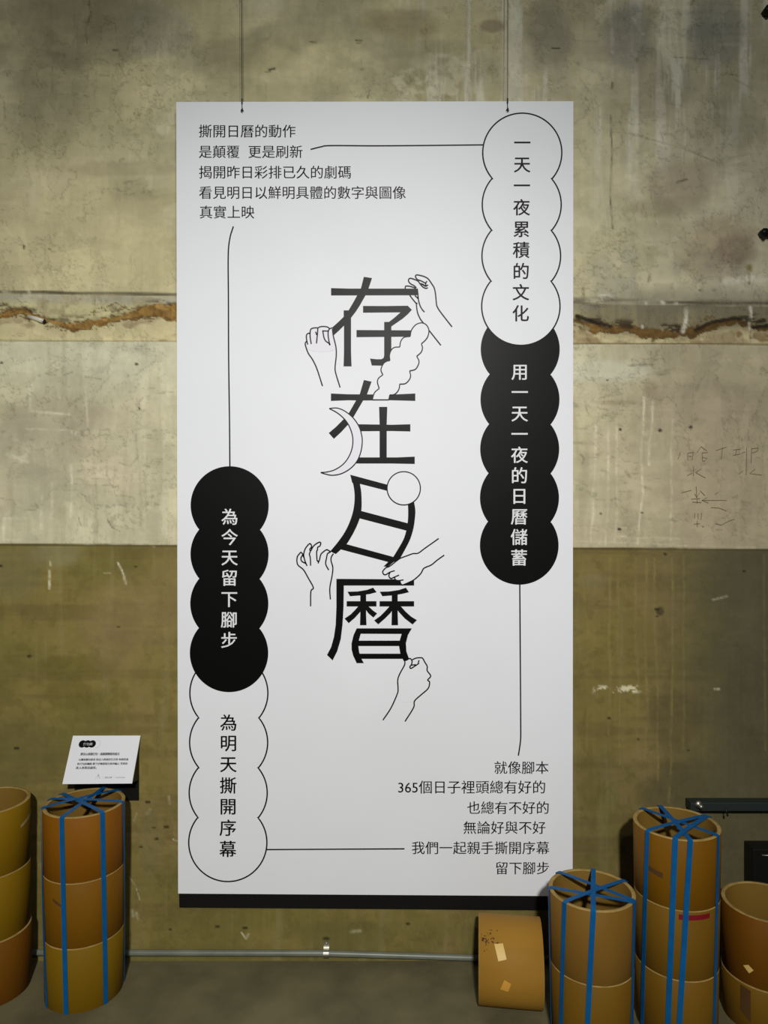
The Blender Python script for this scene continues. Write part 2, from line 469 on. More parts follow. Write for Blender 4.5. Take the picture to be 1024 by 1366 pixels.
    for pts, w, a, k in [([(118, 0), (120, 18), (114, 38), (116, 58)], 1.7, .6, 'mid'), ([(358, 93), (365, 91)], 2.4, .95, 'dark'), ([(353, 96), (360, 95)], 2.2, .6, 'mid'), ([(481, 92.5), (485, 92.5)], 2.4, .95, 'dark'), ([(482, 80), (483, 92)], 1.1, .5, 'mid'),
                         ([(415, 56), (422, 57)], 1.8, .9, 'dark'), ([(476, 54), (484, 54)], 1.6, .85, 'dark'), ([(477, 58), (483, 57)], 1.4, .7, 'dark'), ([(135, 101), (145, 101)], 2.0, .85, 'dark'), ([(112, 102), (117, 102)], 1.8, .8, 'dark'),
                         ([(151, 67), (157, 67)], 1.8, .8, 'dark'), ([(172, 56), (170, 66)], 1.5, .5, 'mid'), ([(488, 130), (491, 120)], 1.7, .8, 'dark'), ([(159, 214), (165, 212)], 2.2, .7, 'dark'), ([(366, 38), (358, 52)], 2.0, .4, 'mid'),
                         ([(735, 64), (745, 64)], 1.7, .9, 'dark'), ([(817, 110), (816, 118)], 2.2, .95, 'dark'), ([(815, 155), (817, 200), (815, 260), (817, 305)], 1.9, .75, 'dark'), ([(902, 243), (915, 239)], 2.2, .9, 'dark'),
                         ([(895, 76), (945, 79)], 1.7, .6, 'dark'), ([(963, 98), (985, 101)], 1.5, .5, 'dark'), ([(850, 30), (857, 42)], 2.2, .6, 'dark'), ([(848, 80), (849, 80)], 4, .6, 'mid'), ([(800, 100), (803, 106)], 4, .5, 'mid'),
                         ([(840, 178), (875, 188), (910, 198), (960, 218)], 1.8, .4, 'mid'), ([(900, 190), (950, 215), (1000, 205)], 1.8, .3, 'mid'), ([(865, 235), (880, 250)], 5, .2, 'mid'), ([(925, 70), (930, 85)], 5, .4, 'mid'), ([(978, 105), (1000, 117)], 2, .3, 'mid'),
                         ([(31, 328), (31, 331)], 2.4, .95, 'dark'), ([(65, 332), (67, 333)], 1.6, .8, 'dark'), ([(108, 163), (109, 164)], 1.4, .8, 'dark'), ([(5, 130), (6, 160)], 1.4, .5, 'mid'), ([(203, 178), (198, 200)], 1.4, .4, 'mid'),
                         ([(69, 88), (70, 125)], 2.4, .35, 'mid'), ([(98, 20), (100, 36)], 2.4, .3, 'mid'), ([(864, 375), (866, 365)], 3, .6, 'mid'), ([(932, 387), (934, 388)], 2.5, .8, 'dark'), ([(951, 387), (953, 387)], 2.5, .8, 'dark'),
                         ([(778, 385), (780, 405)], 3.5, .6, 'mid'), ([(999, 366), (999, 378)], 2.6, .85, 'dark'), ([(1000, 410), (1001, 456)], 1.2, .8, 'dark'), ([(916, 334), (919, 340)], 3.5, .5, 'mid'), ([(1022, 497), (1030, 497)], 1.5, .9, 'dark')]:
        C = stroke(C, pts, M[k], w, a, 2.0)
    for pts, w, a in [([(690, 30), (689, 120)], 2.0, .5), ([(702, 60), (702, 130)], 2.0, .4), ([(815, 0), (816, 70)], 3.5, .5), ([(886, 0), (884, 40)], 6, .4), ([(846, 25), (858, 45)], 3.5, .7), ([(800, 363), (812, 363)], 1.4, .8), ([(800, 394), (819, 394)], 2.0, .9),
                      ([(803, 398), (804, 400)], 2, .7), ([(882, 403), (884, 404)], 3.4, .9), ([(899, 404), (901, 404)], 2.6, .8), ([(861, 404), (862, 405)], 2.4, .8), ([(915, 412), (914, 428), (911, 441)], 4.2, .95), ([(968, 375), (985, 373), (1003, 371)], 7, .75), ([(1010, 374), (1024, 372)], 4.5, .6),
                      ([(1001, 410), (1002, 422)], 3.4, .9), ([(1000, 430), (1000, 440)], 2, .6), ([(900, 317), (903, 318)], 1.4, .7), ([(876, 296), (878, 297)], 1.4, .8), ([(508, 130), (515, 136)], 1.6, .5), ([(38, 388), (39, 391)], 3, .9), ([(4, 389), (14, 390)], 2.2, .7),
                      ([(970, 218), (990, 214)], 3, .4), ([(857, 434), (857, 437)], 2, .8), ([(960, 60), (985, 58)], 3, .25), ([(892, 40), (892, 70)], 2.5, .3)]:
        C = stroke(C, pts, (214, 210, 192), w, a, 2.0)
    C = mix(C, (122, 108, 44), sstep(7, 2, np.hypot(U - 999, (V - 357) * .8) + (n_fine - .5) * 8) * .85)
    # hairline stain contours, trowel and brush streaks of the plaster itself
    vis = 1 - 0.6 * dado
    for sd, sx, sy, wd, am in ((201, 90, 70, .010, .24), (211, 150, 60, .007, .22), (221, 50, 110, .010, .20), (231, 34, 26, .014, .18), (237, 22, 60, .016, .14)):
        q = fbm(U, V, sx, sy, sd, 6, 0.6)
        patchy = sstep(.48, .62, fbm(U, V, 130, 130, sd + 7, 3))
        C = C * (1 - (sstep(wd, wd * .2, np.abs(q - .5)) * patchy * am * vis)[..., None])
        C = C * (1 + (sstep(.5, .54, q) * .06 * (1 - dado * .5))[..., None])
    brush = fbm(U, V, 90, 5, 241, 3) - .5
    brush_v = fbm(U, V, 4, 120, 251, 3) - .5
    pm = sstep(.4, .62, fbm(U, V, 110, 90, 263, 3))
    C = C * (1 + (brush * pm)[..., None] * 0.12 + (brush_v * (1 - pm))[..., None] * 0.12 + (n_fine - .5)[..., None] * 0.11 + (fbm(U, V, 40, 34, 267, 5) - .5)[..., None] * 0.22)
    C = np.clip(C, 0.005, 0.95)

    # relief: crack opened into the plaster, chips, recessed band, shallow trowel waves
    dep = in_crack * band * (0.6 + 4.5 * fbm(U, V, 12, 9, 141, 3)) + edge * band * 3 + chips * band * 3
    dep = dep + sstep(v_line + 1, v_line + 3, V) * sstep(v_ledge + .8, v_ledge - .8, V) * 2.2
    dep = dep + (n_mid - .5) * 1.6 + (n_fine - .5) * 0.7 + sstep(2.2, .6, np.abs(V - v_dado - 1.4)) * 1.0
    back = 0.028 * sstep(v_ledge + .8, v_ledge - 1.0, V)      # plaster above the ledge is set back
    Y = YW + back + dep / 1000.0 * np.where((U > -40) & (U < 1064), 1, 0.5)

    X = (U - 512) * (YW + back) / F
    Z = EYE - (V - 683) * (YW + back) / F
    Z[-1, :] = 0.0
    co = np.stack([X, Y, Z], -1).reshape(-1, 3).astype(np.float32)
    idx = np.arange(nv * nu).reshape(nv, nu)
    quads = np.stack([idx[:-1, :-1], idx[1:, :-1], idx[1:, 1:], idx[:-1, 1:]], -1).reshape(-1, 4)
    m = bpy.data.meshes.new('wall_back')
    m.vertices.add(len(co))
    m.vertices.foreach_set('co', co.ravel())
    nq = len(quads)
    m.loops.add(nq * 4)
    m.loops.foreach_set('vertex_index', quads.ravel().astype(np.int32))
    m.polygons.add(nq)
    m.polygons.foreach_set('loop_start', np.arange(0, nq * 4, 4, dtype=np.int32))
    m.update(calc_edges=True)
    m.validate()
    at = m.color_attributes.new('plaster', 'FLOAT_COLOR', 'POINT')
    at.data.foreach_set('color', np.concatenate([C.reshape(-1, 3), np.ones((nv * nu, 1))], 1).astype(np.float32).ravel())
    m.polygons.foreach_set('use_smooth', np.ones(nq, dtype=bool))

    mat = principled('old_plaster', (0.5, 0.45, 0.3), 0.82, 0, 0.3)
    nt = mat.node_tree
    b = nt.nodes['Principled BSDF']
    a = nt.nodes.new('ShaderNodeAttribute')
    a.attribute_name = 'plaster'
    tc = nt.nodes.new('ShaderNodeTexCoord')
    nz = nt.nodes.new('ShaderNodeTexNoise')
    nz.inputs['Scale'].default_value = 55
    nz.inputs['Detail'].default_value = 8
    mr = nt.nodes.new('ShaderNodeMapRange')
    mr.inputs['From Min'].default_value = 0.3
    mr.inputs['From Max'].default_value = 0.7
    mr.inputs['To Min'].default_value = 0.96
    mr.inputs['To Max'].default_value = 1.035
    mx = nt.nodes.new('ShaderNodeMix')
    mx.data_type = 'RGBA'
    mx.blend_type = 'MULTIPLY'
    mx.inputs['Factor'].default_value = 1.0
    bp = nt.nodes.new('ShaderNodeBump')
    bp.inputs['Strength'].default_value = 0.12
    bp.inputs['Distance'].default_value = 0.002
    nt.links.new(tc.outputs['Object'], nz.inputs['Vector'])
    nt.links.new(nz.outputs['Fac'], mr.inputs['Value'])
    nt.links.new(a.outputs['Color'], mx.inputs['A'])
    nt.links.new(mr.outputs['Result'], mx.inputs['B'])
    nt.links.new(mx.outputs['Result'], b.inputs['Base Color'])
    nt.links.new(nz.outputs['Fac'], bp.inputs['Height'])
    nt.links.new(bp.outputs['Normal'], b.inputs['Normal'])
    m.materials.append(mat)
    o = bpy.data.objects.new('wall_back', m)
    o['kind'] = 'structure'
    COL.objects.link(o)
    return o


wall = build_wall()

m_floor = noisy('concrete_floor', lin((96, 90, 62)), lin((118, 110, 78)), 5.0, (1, 1, 1), 0.75, 0.35, bump=0.3, bscale=40, lo=0.38, hi=0.62)
fl = mesh_obj('floor', [(-2.9, -4, 0), (2.9, -4, 0), (2.9, YW + .02, 0), (-2.9, YW + .02, 0), (-2.9, -4, -.05), (2.9, -4, -.05), (2.9, YW + .02, -.05), (-2.9, YW + .02, -.05)],
              [(0, 1, 2, 3), (7, 6, 5, 4), (0, 4, 5, 1), (1, 5, 6, 2), (2, 6, 7, 3), (3, 7, 4, 0)], m_floor)
fl['kind'] = 'structure'

# pencilled builders' note on the plaster (part of the wall)
m_pencil = principled('pencil', lin((122, 111, 88)), 0.8)


def note_map(u, v):
    return ((u - 512) * YW / F, YW - 0.0019, EYE - (v - 683) * YW / F)


nk = Ink(0, note_map)
for pts in [[(130, 175), (105, 250)], [(205, 185), (205, 260)], [(205, 185), (260, 180), (250, 255)], [(215, 220), (245, 218)], [(340, 120), (300, 180)], [(340, 120), (400, 165)], [(350, 185), (410, 180)],
            [(350, 185), (355, 265), (375, 270), (400, 240), (350, 230)], [(490, 160), (600, 125)], [(560, 130), (545, 250)], [(665, 155), (740, 145)], [(700, 150), (690, 205)], [(665, 210), (740, 195)], [(755, 185), (790, 175)],
            [(805, 130), (800, 410)], [(855, 140), (850, 290)], [(855, 140), (920, 135), (915, 165), (860, 185)], [(262, 320), (265, 415)], [(200, 415), (250, 390)], [(335, 350), (285, 385), (385, 440)], [(725, 400), (770, 365)],
            [(890, 350), (835, 395), (960, 410)], [(290, 525), (297, 640)], [(275, 600), (297, 640), (325, 590)], [(140, 590), (240, 565)], [(330, 570), (380, 620)], [(600, 668), (350, 668)], [(400, 640), (350, 668), (415, 695)],
            [(240, 655), (330, 650)], [(250, 685), (345, 690)], [(300, 650), (300, 700)], [(480, 610), (520, 580)], [(440, 740), (520, 745), (600, 775)], [(275, 800), (275, 850)], [(310, 800), (310, 860)], [(345, 795), (340, 860)],
            [(270, 910), (330, 905)], [(300, 880), (300, 940)], [(350, 935), (370, 940)], [(490, 905), (545, 920), (620, 880), (680, 860)]]:
    nk.line([(890 + p[0] / 7.642, 580 + p[1] / 7.642) for p in pts], w=0.75, smooth=False)
nk.build('pencil_writing', m_pencil, wall)

# ------------------------------------------------------------------ hanging poster
m_white = noisy('poster_white', lin((240, 242, 246)), lin((243, 245, 249)), 3.0, (1, 1, 1), 0.55, 0.35)
m_ink = principled('printed_black', lin((11, 11, 11)), 0.40, 0, 0.12)
m_lilac = principled('printed_pale_lilac', lin((240, 239, 247)), 0.55, 0, 0.35)
m_text_w = principled('printed_white', lin((236, 237, 239)), 0.55, 0, 0.35)
m_band = principled('black_band', lin((9, 8, 7)), 0.6, 0, 0.3)
m_steel = principled('steel', (0.55, 0.55, 0.53), 0.35, 1.0)
m_dkwire = principled('dark_wire', (0.05, 0.05, 0.045), 0.5, 0.6)

poster = thing('hanging_poster', 'tall white printed poster with black lettering hanging on two wires', 'poster', (0, YP + 0.003, 0.19))
(x0, _, zt), (x1, _, zb) = wp(235.5, 135.5), wp(763.5, 1193.5)


def box(name, a, b, mat, parent=None, bevel=0.0):
    bm = bmesh.new()
    bmesh.ops.create_cube(bm, size=1.0)
    for v in bm.verts:
        v.co = Vector([(a[i] + b[i]) / 2 + v.co[i] * (b[i] - a[i]) for i in range(3)])
    if bevel:
        bmesh.ops.bevel(bm, geom=bm.edges[:], offset=bevel, segments=2, affect='EDGES', profile=0.6)
    m = bpy.data.meshes.new(name)
    bm.to_mesh(m)
    bm.free()
    m.materials.append(mat)
    o = bpy.data.objects.new(name, m)
    COL.objects.link(o)
    if parent is not None:
        o.parent = parent
        o.matrix_parent_inverse = parent.matrix_world.inverted()
    return o


# the board: thin sheet, its edges very slightly out of square as hung
bv = [wp(235, 136), wp(764.5, 135), wp(763.5, 1195.5), wp(237.5, 1192)]
bv = [(v[0], YP, v[2]) for v in bv] + [(v[0], YP + 0.005, v[2]) for v in bv]
BF = [(3, 2, 1, 0), (4, 5, 6, 7), (0, 1, 5, 4), (1, 2, 6, 5), (2, 3, 7, 6), (3, 0, 4, 7)]
mesh_obj('board', bv, BF, m_white, poster)
bb = [wp(238, 1190), wp(763, 1190), wp(763, 1215.5), wp(238.5, 1211.5)]
bb = [(v[0], YP + 0.001, v[2]) for v in bb] + [(v[0], YP + 0.0095, v[2]) for v in bb]
bb = [(v[0], YP + 0.0052 if k < 4 else YP + 0.012, v[2]) for k, v in enumerate(bb)]
mesh_obj('bottom_band', bb, BF, m_band, poster)['label'] = 'black strip along the bottom edge'

L1, L2, L3, L4 = YP - 0.0003, YP - 0.0006, YP - 0.0009, YP - 0.0012


def zc(pts, ox, oy, s):
    return [(ox + p[0] / s, oy + p[1] / s) for p in pts]


# --- title characters
k = Ink(L1)
T = lambda pts: zc(pts, 425, 360, 7.314)
for p in [[(120, 178), (300, 183), (960, 183), (968, 248), (120, 250)],
          [(440, 68), (412, 178), (374, 250), (330, 330), (285, 405), (243, 458), (190, 510), (128, 565), (145, 640), (195, 595), (245, 545), (315, 468), (360, 410), (405, 340), (455, 250), (487, 178), (520, 80)],
          [(243, 395), (300, 395), (315, 468), (315, 800), (320, 942), (242, 942), (246, 800), (246, 540), (243, 458)],
          [(432, 352), (650, 353), (868, 350), (908, 390), (870, 432), (820, 475), (770, 510), (708, 552), (640, 560), (638, 508), (685, 508), (740, 465), (797, 415), (432, 418)],
          [(638, 508), (708, 508), (708, 820), (705, 870), (690, 900), (660, 925), (620, 935), (517, 933), (500, 865), (560, 872), (610, 872), (632, 860), (638, 835)],
          [(368, 587), (905, 590), (900, 652), (368, 657)]]:
    k.poly(T(p))
k.build('title_character', m_ink, poster)
k = Ink(L1)
T = lambda pts: zc(pts, 420, 500, 6.827)
for p in [[(145, 170), (300, 177), (700, 180), (913, 170), (913, 238), (700, 232), (440, 234), (300, 232), (145, 238)],
          [(445, 47), (515, 62), (475, 175), (435, 240), (350, 385), (300, 455), (240, 520), (172, 583), (125, 530), (190, 475), (265, 400), (310, 345), (370, 240), (408, 175)],
          [(583, 292), (658, 292), (653, 450), (653, 760), (588, 760), (588, 450)],
          [(380, 450), (600, 453), (700, 455), (868, 450), (868, 516), (700, 512), (400, 514), (380, 512)],
          [(350, 752), (600, 752), (750, 752), (908, 745), (908, 812), (700, 808), (350, 808)]]:
    k.poly(T(p))
k.build('title_character', m_ink, poster)
k = Ink(L1)
T = lambda pts: zc(pts, 430, 625, 7.314)
lft = [(t.x, t.y) for t in catmull([(270, 60), (296, 140), (312, 240), (310, 340), (292, 440), (255, 545), (205, 640), (140, 730), (75, 808)], 4)]
lfi = [(t.x, t.y) for t in catmull([(180, 790), (235, 738), (290, 650), (335, 560), (365, 480), (380, 400), (382, 320), (378, 230), (365, 150)], 4)]
k.poly(T(lft + [(130, 835)] + lfi))
k.poly(T([(270, 60), (660, 165), (640, 225), (620, 215), (365, 150), (290, 140)]))
k.poly(T([(370, 412), (835, 535), (818, 606), (355, 485)]))
k.poly(T([(235, 738), (690, 862), (720, 900), (640, 912), (180, 790)]))
ro = [(t.x, t.y) for t in catmull([(890, 310), (905, 400), (903, 470), (888, 580), (855, 690), (800, 800), (755, 880)], 4)]
ri = [(t.x, t.y) for t in catmull([(690, 862), (740, 780), (790, 690), (818, 600), (833, 500), (835, 400), (830, 330)], 4)]
k.poly(T(ro + [(690, 915), (635, 960), (595, 955), (640, 912), (660, 890)] + ri))
k.build('title_character', m_ink, poster)
k = Ink(L1)
T = lambda pts: zc(pts, 425, 765, 7.314)
for p in [[(172, 52), (930, 58), (930, 118), (245, 118), (242, 330), (232, 500), (215, 640), (180, 760), (135, 848), (80, 795), (120, 720), (148, 620), (165, 500), (172, 330)],
          [(280, 178), (380, 175), (470, 160), (530, 138), (565, 183), (500, 200), (400, 215), (305, 222)], [(405, 205), (462, 195), (462, 400), (466, 505), (402, 505), (405, 400)], [(272, 270), (563, 270), (563, 322), (272, 322)],
          [(385, 320), (440, 320), (400, 380), (350, 435), (292, 485), (252, 440), (310, 400), (350, 360)], [(435, 320), (485, 320), (530, 362), (570, 390), (533, 430), (485, 390)],
          [(595, 178), (690, 175), (785, 160), (850, 138), (880, 183), (810, 200), (710, 215), (620, 222)], [(712, 205), (770, 195), (770, 400), (774, 505), (709, 505), (712, 400)], [(593, 270), (930, 270), (930, 322), (593, 322)],
          [(690, 320), (740, 320), (700, 385), (645, 440), (580, 497), (540, 458), (600, 415), (650, 365)], [(740, 320), (800, 320), (850, 375), (900, 420), (958, 455), (915, 498), (840, 440), (780, 375)],
          [(370, 535), (908, 535), (870, 590), (390, 588)], [(370, 535), (340, 600), (320, 680), (320, 740), (335, 800), (370, 875), (440, 875), (415, 830), (395, 770), (387, 710), (392, 650), (410, 586), (440, 550)],
          [(908, 535), (870, 600), (850, 680), (855, 760), (880, 830), (840, 870), (815, 830), (795, 780), (783, 710), (790, 650), (810, 585), (830, 550)], [(385, 655), (800, 655), (795, 708), (380, 708)], [(390, 782), (800, 782), (850, 833), (400, 833)]]:
    k.poly(T(p))
k.build('title_character', m_ink, poster)


# --- line drawings laid over the title
def drawing(name, lines, fill, conv, w=1.75, fillmat=None, label=None):
    kf = Ink(L2)
    ln = Ink(L3)
    for f in (fill or []):
        kf.poly([(t.x, t.y) for t in catmull(conv(f), 3)])
    for pts in lines:
        ln.line(conv(pts), w=w)
    nfl = len(kf.f)
    b = len(kf.v)
    v = kf.v + ln.v
    f = kf.f + [[b + i for i in q] for q in ln.f]
    o = mesh_obj(name, v, f, [fillmat or m_white, m_ink], poster, [0] * nfl + [1] * (len(f) - nfl))
    if label:
        o['label'] = label
    return o


drawing('hand_drawing', [[(405, 225), (370, 205), (320, 180), (275, 165), (245, 135), (235, 105), (250, 86), (290, 88), (380, 112), (445, 150), (500, 225), (545, 300), (568, 410), (582, 560), (595, 610), (650, 700), (840, 945)],
                         [(250, 300), (215, 265), (160, 235), (130, 205), (120, 170), (135, 145), (165, 142), (220, 160), (275, 185), (310, 230), (360, 285), (410, 310)],
                         [(410, 310), (440, 295)], [(350, 235), (400, 270), (445, 250)], [(425, 185), (405, 225), (410, 275)], [(320, 225), (390, 262)],
                         [(65, 310), (70, 275), (95, 268), (150, 275), (245, 305)], [(265, 310), (275, 400), (285, 500), (310, 590), (345, 655), (385, 700)],
                         [(140, 420), (180, 475), (250, 560)], [(225, 425), (285, 480)], [(265, 545), (252, 570), (260, 660), (280, 740), (320, 820), (370, 885)], [(450, 990), (655, 1250)]],
        None, lambda p: zc(p, 535, 360, 12.413), 1.7, None, 'line drawing of a hand pinching the top stroke')
drawing('hand_drawing', [[(120, 415), (98, 445), (100, 490), (150, 630), (230, 750), (310, 920), (410, 1230)], [(185, 265), (140, 275), (118, 310), (120, 380), (140, 475)],
                         [(330, 170), (270, 170), (210, 185), (188, 225), (185, 330), (205, 465)], [(325, 180), (318, 280), (300, 455)], [(285, 240), (305, 300)],
                         [(330, 170), (370, 150), (430, 145), (500, 155), (540, 185)], [(415, 225), (520, 230)], [(415, 215), (435, 340), (470, 410), (540, 460), (540, 490)],
                         [(540, 185), (515, 230), (515, 330), (540, 480)], [(540, 185), (585, 170)], [(590, 190), (610, 330), (655, 520), (660, 680), (640, 880), (650, 990), (730, 1255)]],
        [[(330, 172), (270, 172), (210, 187), (190, 225), (187, 290), (140, 280), (120, 310), (122, 380), (100, 445), (102, 490), (150, 560), (300, 600), (500, 600), (650, 560), (655, 520), (610, 330), (590, 180), (545, 180), (500, 158), (430, 148), (370, 153)]],
        lambda p: zc(p, 400, 425, 13.657), 1.7, m_lilac, 'line drawing of a clenched pale lilac hand')
drawing('hand_drawing', [[(205, 390), (185, 330), (155, 297), (130, 320), (85, 390), (95, 520), (200, 615), (290, 770), (380, 940), (335, 1010), (330, 1280)], [(185, 345), (155, 400), (170, 460), (245, 500)],
                         [(265, 545), (230, 460), (205, 360), (210, 300), (240, 220), (310, 140), (345, 170), (340, 210), (315, 240), (325, 280), (308, 330), (325, 400), (330, 540)],
                         [(335, 270), (370, 200), (420, 150), (490, 112), (515, 130), (500, 180), (460, 205), (455, 250), (440, 290), (448, 440), (470, 460), (470, 500)],
                         [(470, 480), (490, 440), (515, 340), (560, 290), (620, 250), (660, 265), (690, 290), (640, 320), (620, 400), (605, 510), (660, 620)],
                         [(745, 320), (705, 390), (705, 460), (735, 580), (720, 730), (680, 950), (690, 1155)]],
        None, lambda p: zc(p, 390, 715, 13.657), 1.7, None, 'line drawing of an open hand pulling a corner')
drawing('hand_drawing', [[(345, 355), (440, 320), (520, 292), (590, 285), (680, 220), (870, 85)], [(375, 722), (440, 695), (530, 650), (620, 570), (660, 500), (700, 475), (770, 445), (850, 380), (945, 312)],
                         [(345, 355), (290, 395), (240, 435), (190, 470), (150, 485), (115, 520), (105, 545), (120, 575), (150, 578), (205, 545), (270, 525)],
                         [(205, 545), (190, 590), (200, 620), (225, 630), (270, 610), (330, 585)], [(270, 610), (275, 645), (320, 660), (390, 650)], [(340, 660), (350, 700), (375, 722)]],
        [[(345, 357), (290, 397), (240, 437), (190, 472), (150, 487), (117, 520), (107, 545), (120, 572), (150, 576), (192, 560), (190, 590), (200, 618), (225, 628), (262, 618), (280, 648), (340, 662), (352, 700), (375, 720), (440, 693), (530, 648), (620, 568), (660, 498), (700, 473), (770, 443), (850, 378), (870, 200), (800, 150), (680, 222), (590, 287), (520, 294), (440, 322)]],
        lambda p: zc(p, 500, 710, 10.24), 1.7, None, 'line drawing of a reaching hand with closed fingers')
drawing('hand_drawing', [[(455, 145), (445, 200), (380, 320), (345, 420), (350, 560), (335, 640), (240, 850), (120, 1030)], [(470, 125), (520, 97), (545, 105), (562, 140), (550, 195), (530, 215), (545, 245), (620, 200), (670, 165)],
                         [(550, 195), (620, 190)], [(668, 120), (655, 165)],
                         [(565, 115), (620, 90), (690, 83), (725, 95), (755, 150), (792, 215), (792, 280), (845, 360), (800, 420), (828, 455), (805, 550), (700, 645), (600, 740), (585, 840), (455, 1050)]],
        [[(455, 147), (475, 125), (520, 99), (560, 115), (620, 92), (690, 85), (725, 97), (755, 152), (790, 215), (790, 280), (842, 360), (800, 420), (826, 455), (803, 548), (700, 643), (600, 738), (450, 760), (320, 700), (348, 560), (347, 420), (382, 320), (447, 200)]],
        lambda p: zc(p, 500, 870, 11.378), 1.7, None, 'line drawing of a fist at the end of a forearm')

# cloud, moon and sun
segs = [[(65, 1110), (95, 1015), (160, 955)], [(160, 955), (136, 870), (152, 815), (210, 770)], [(210, 770), (184, 700), (215, 620), (260, 585), (305, 575)], [(305, 575), (300, 500), (325, 430), (370, 395), (440, 390)],
        [(440, 390), (455, 310), (500, 258), (582, 246)], [(582, 246), (600, 160), (660, 85), (740, 60), (805, 90), (838, 160), (825, 240), (790, 295), (735, 345)], [(735, 345), (750, 400), (732, 460), (672, 515)],
        [(672, 515), (702, 580), (690, 640), (650, 695), (575, 715)], [(575, 715), (588, 790), (560, 850), (510, 890), (440, 895)], [(440, 895), (432, 955), (400, 1010), (355, 1040), (305, 1042)], [(305, 1042), (290, 1110)], [(290, 1110), (65, 1110)]]
kf, ln = Ink(L4), Ink(L4 - 0.0003)
T = lambda p: zc(p, 490, 425, 10.24)
out = []
for s in segs:
    q = catmull(T(s), 6)
    out += [(t.x, t.y) for t in q[:-1]]
    ln.line(T(s), 1.5)
kf.poly(out)
nf = len(kf.f)
mesh_obj('cloud_drawing', kf.v + ln.v, kf.f + [[len(kf.v) + i for i in q] for q in ln.f], [m_white, m_ink], poster, [0] * nf + [1] * len(ln.f))
kf, ln = Ink(L2), Ink(L3)
T = lambda p: zc(p, 420, 500, 6.827)
oa = [(t.x, t.y) for t in catmull(T([(130, 307), (200, 303), (270, 330), (345, 390), (400, 470), (425, 550), (430, 620), (415, 710), (380, 790), (320, 855), (240, 900), (160, 915), (100, 905), (52, 890)]), 5)]
ia = [(t.x, t.y) for t in catmull(T([(52, 890), (110, 885), (180, 865), (250, 820), (300, 760), (335, 680), (345, 600), (335, 530), (305, 455), (260, 395), (200, 345), (130, 307)]), 5)]
kf.poly(oa + ia[1:-1])
ln.line(oa, 1.5, False)
ln.line(ia, 1.5, False)
nf = len(kf.f)
mesh_obj('moon_drawing', kf.v + ln.v, kf.f + [[len(kf.v) + i for i in q] for q in ln.f], [m_lilac, m_ink], poster, [0] * nf + [1] * len(ln.f))['label'] = 'pale lilac crescent moon'
kf, ln = Ink(L2), Ink(L3)
kf.poly(circ(538.3, 651.4, 22.2)[:-1])
ln.line(circ(538.3, 651.4, 22.2), 1.5, False, closed=True)
nf = len(kf.f)
mesh_obj('sun_drawing', kf.v + ln.v, kf.f + [[len(kf.v) + i for i in q] for q in ln.f], [m_white, m_ink], poster, [0] * nf + [1] * len(ln.f))


# --- scalloped capsules made of overlapping circles
def capsule(circles, filled, chars, xs, em, off, fillY, label):
    """union outline of overlapping circles running down, black or outlined, with a column of characters"""
    n = len(circles)
    right, left = [], []
    for i, (cx, cy, r) in enumerate(circles):
        def cusp(a, b):
            d = (b[1] - a[1])
            y = a[1] + (d * d + a[2] ** 2 - b[2] ** 2) / (2 * d)
            return y
        y0 = cusp(circles[i - 1], circles[i]) if i > 0 else cy - r
        y1 = cusp(circles[i], circles[i + 1]) if i < n - 1 else cy + r
        a0 = math.asin(max(-1, min(1, (y0 - cy) / r)))
        a1 = math.asin(max(-1, min(1, (y1 - cy) / r)))
        for q in range(33):
            a = a0 + (a1 - a0) * q / 32
            right.append((cx + r * math.cos(a), cy + r * math.sin(a)))
            left.append((cx - r * math.cos(a), cy + r * math.sin(a)))
    loop = right + left[::-1][1:-1]
    kf = Ink(fillY)
    kf.poly(loop)
    ln = Ink(fillY - 0.0002)
    ln.line(loop, 1.9, False, closed=True)
    t = Ink(fillY - 0.0005)
    for (ch, y), i in zip(chars, range(99)):
        put_char(t, ch, xs[0] + (xs[1] - xs[0]) * i / (len(chars) - 1), y, em, off)
    nf, nl, nt_ = len(kf.f), len(ln.f), len(t.f)
    b1, b2 = len(kf.v), len(kf.v) + len(ln.v)
    o = mesh_obj('scalloped_capsule', kf.v + ln.v + t.v, kf.f + [[b1 + i for i in q] for q in ln.f] + [[b2 + i for i in q] for q in t.f],
                 [m_ink if filled else m_white, m_ink, m_text_w if filled else m_ink], poster, [0] * nf + [1] * nl + [2] * nt_)
    o['label'] = label


capsule([(693.6, 466, 51.7), (693.3, 533, 51.7), (692.9, 599, 51.7), (692.6, 664, 51.7), (692.3, 727.5, 51.5)], True,
        list(zip('用一天一夜的日曆儲蓄', [496, 523.2, 551.6, 579, 606.8, 634.2, 661.6, 689, 716.3, 743.7])), (693, 692), 23.2, 0.013, L1, 'black scalloped capsule with white characters ending 儲蓄')
capsule([(696.3, 203.8, 52.7), (695.6, 273, 52.6), (695, 341.5, 52.4), (694.4, 408.6, 52.2)], False,
        list(zip('一天一夜累積的文化', [190.5, 219.5, 247.7, 276.7, 305.7, 333.5, 361.8, 390, 418])), (696.3, 694.1), 23.2, 0.013, L2, 'outlined white scalloped capsule with black characters ending 文化')
capsule([(305.2, 924.5, 52), (304.9, 990.5, 52), (304.3, 1057.6, 52), (303.8, 1123.8, 52.1)], False,
        list(zip('為明天撕開序幕', [963.8, 991.2, 1019.2, 1047.6, 1075.6, 1104, 1132.3])), (304.8, 303.8), 23.4, 0.013, L1, 'outlined white scalloped capsule with black characters ending 序幕')
capsule([(306.3, 674, 51.1), (306.1, 739, 51.1), (305.8, 805, 51.1), (305.4, 871, 51.3)], True,
        list(zip('為今天留下腳步', [689.3, 716.5, 743.5, 770.7, 799, 826.4, 853.6])), (306.4, 305.6), 23.0, 0.013, L2, 'black scalloped capsule with white characters ending 腳步')

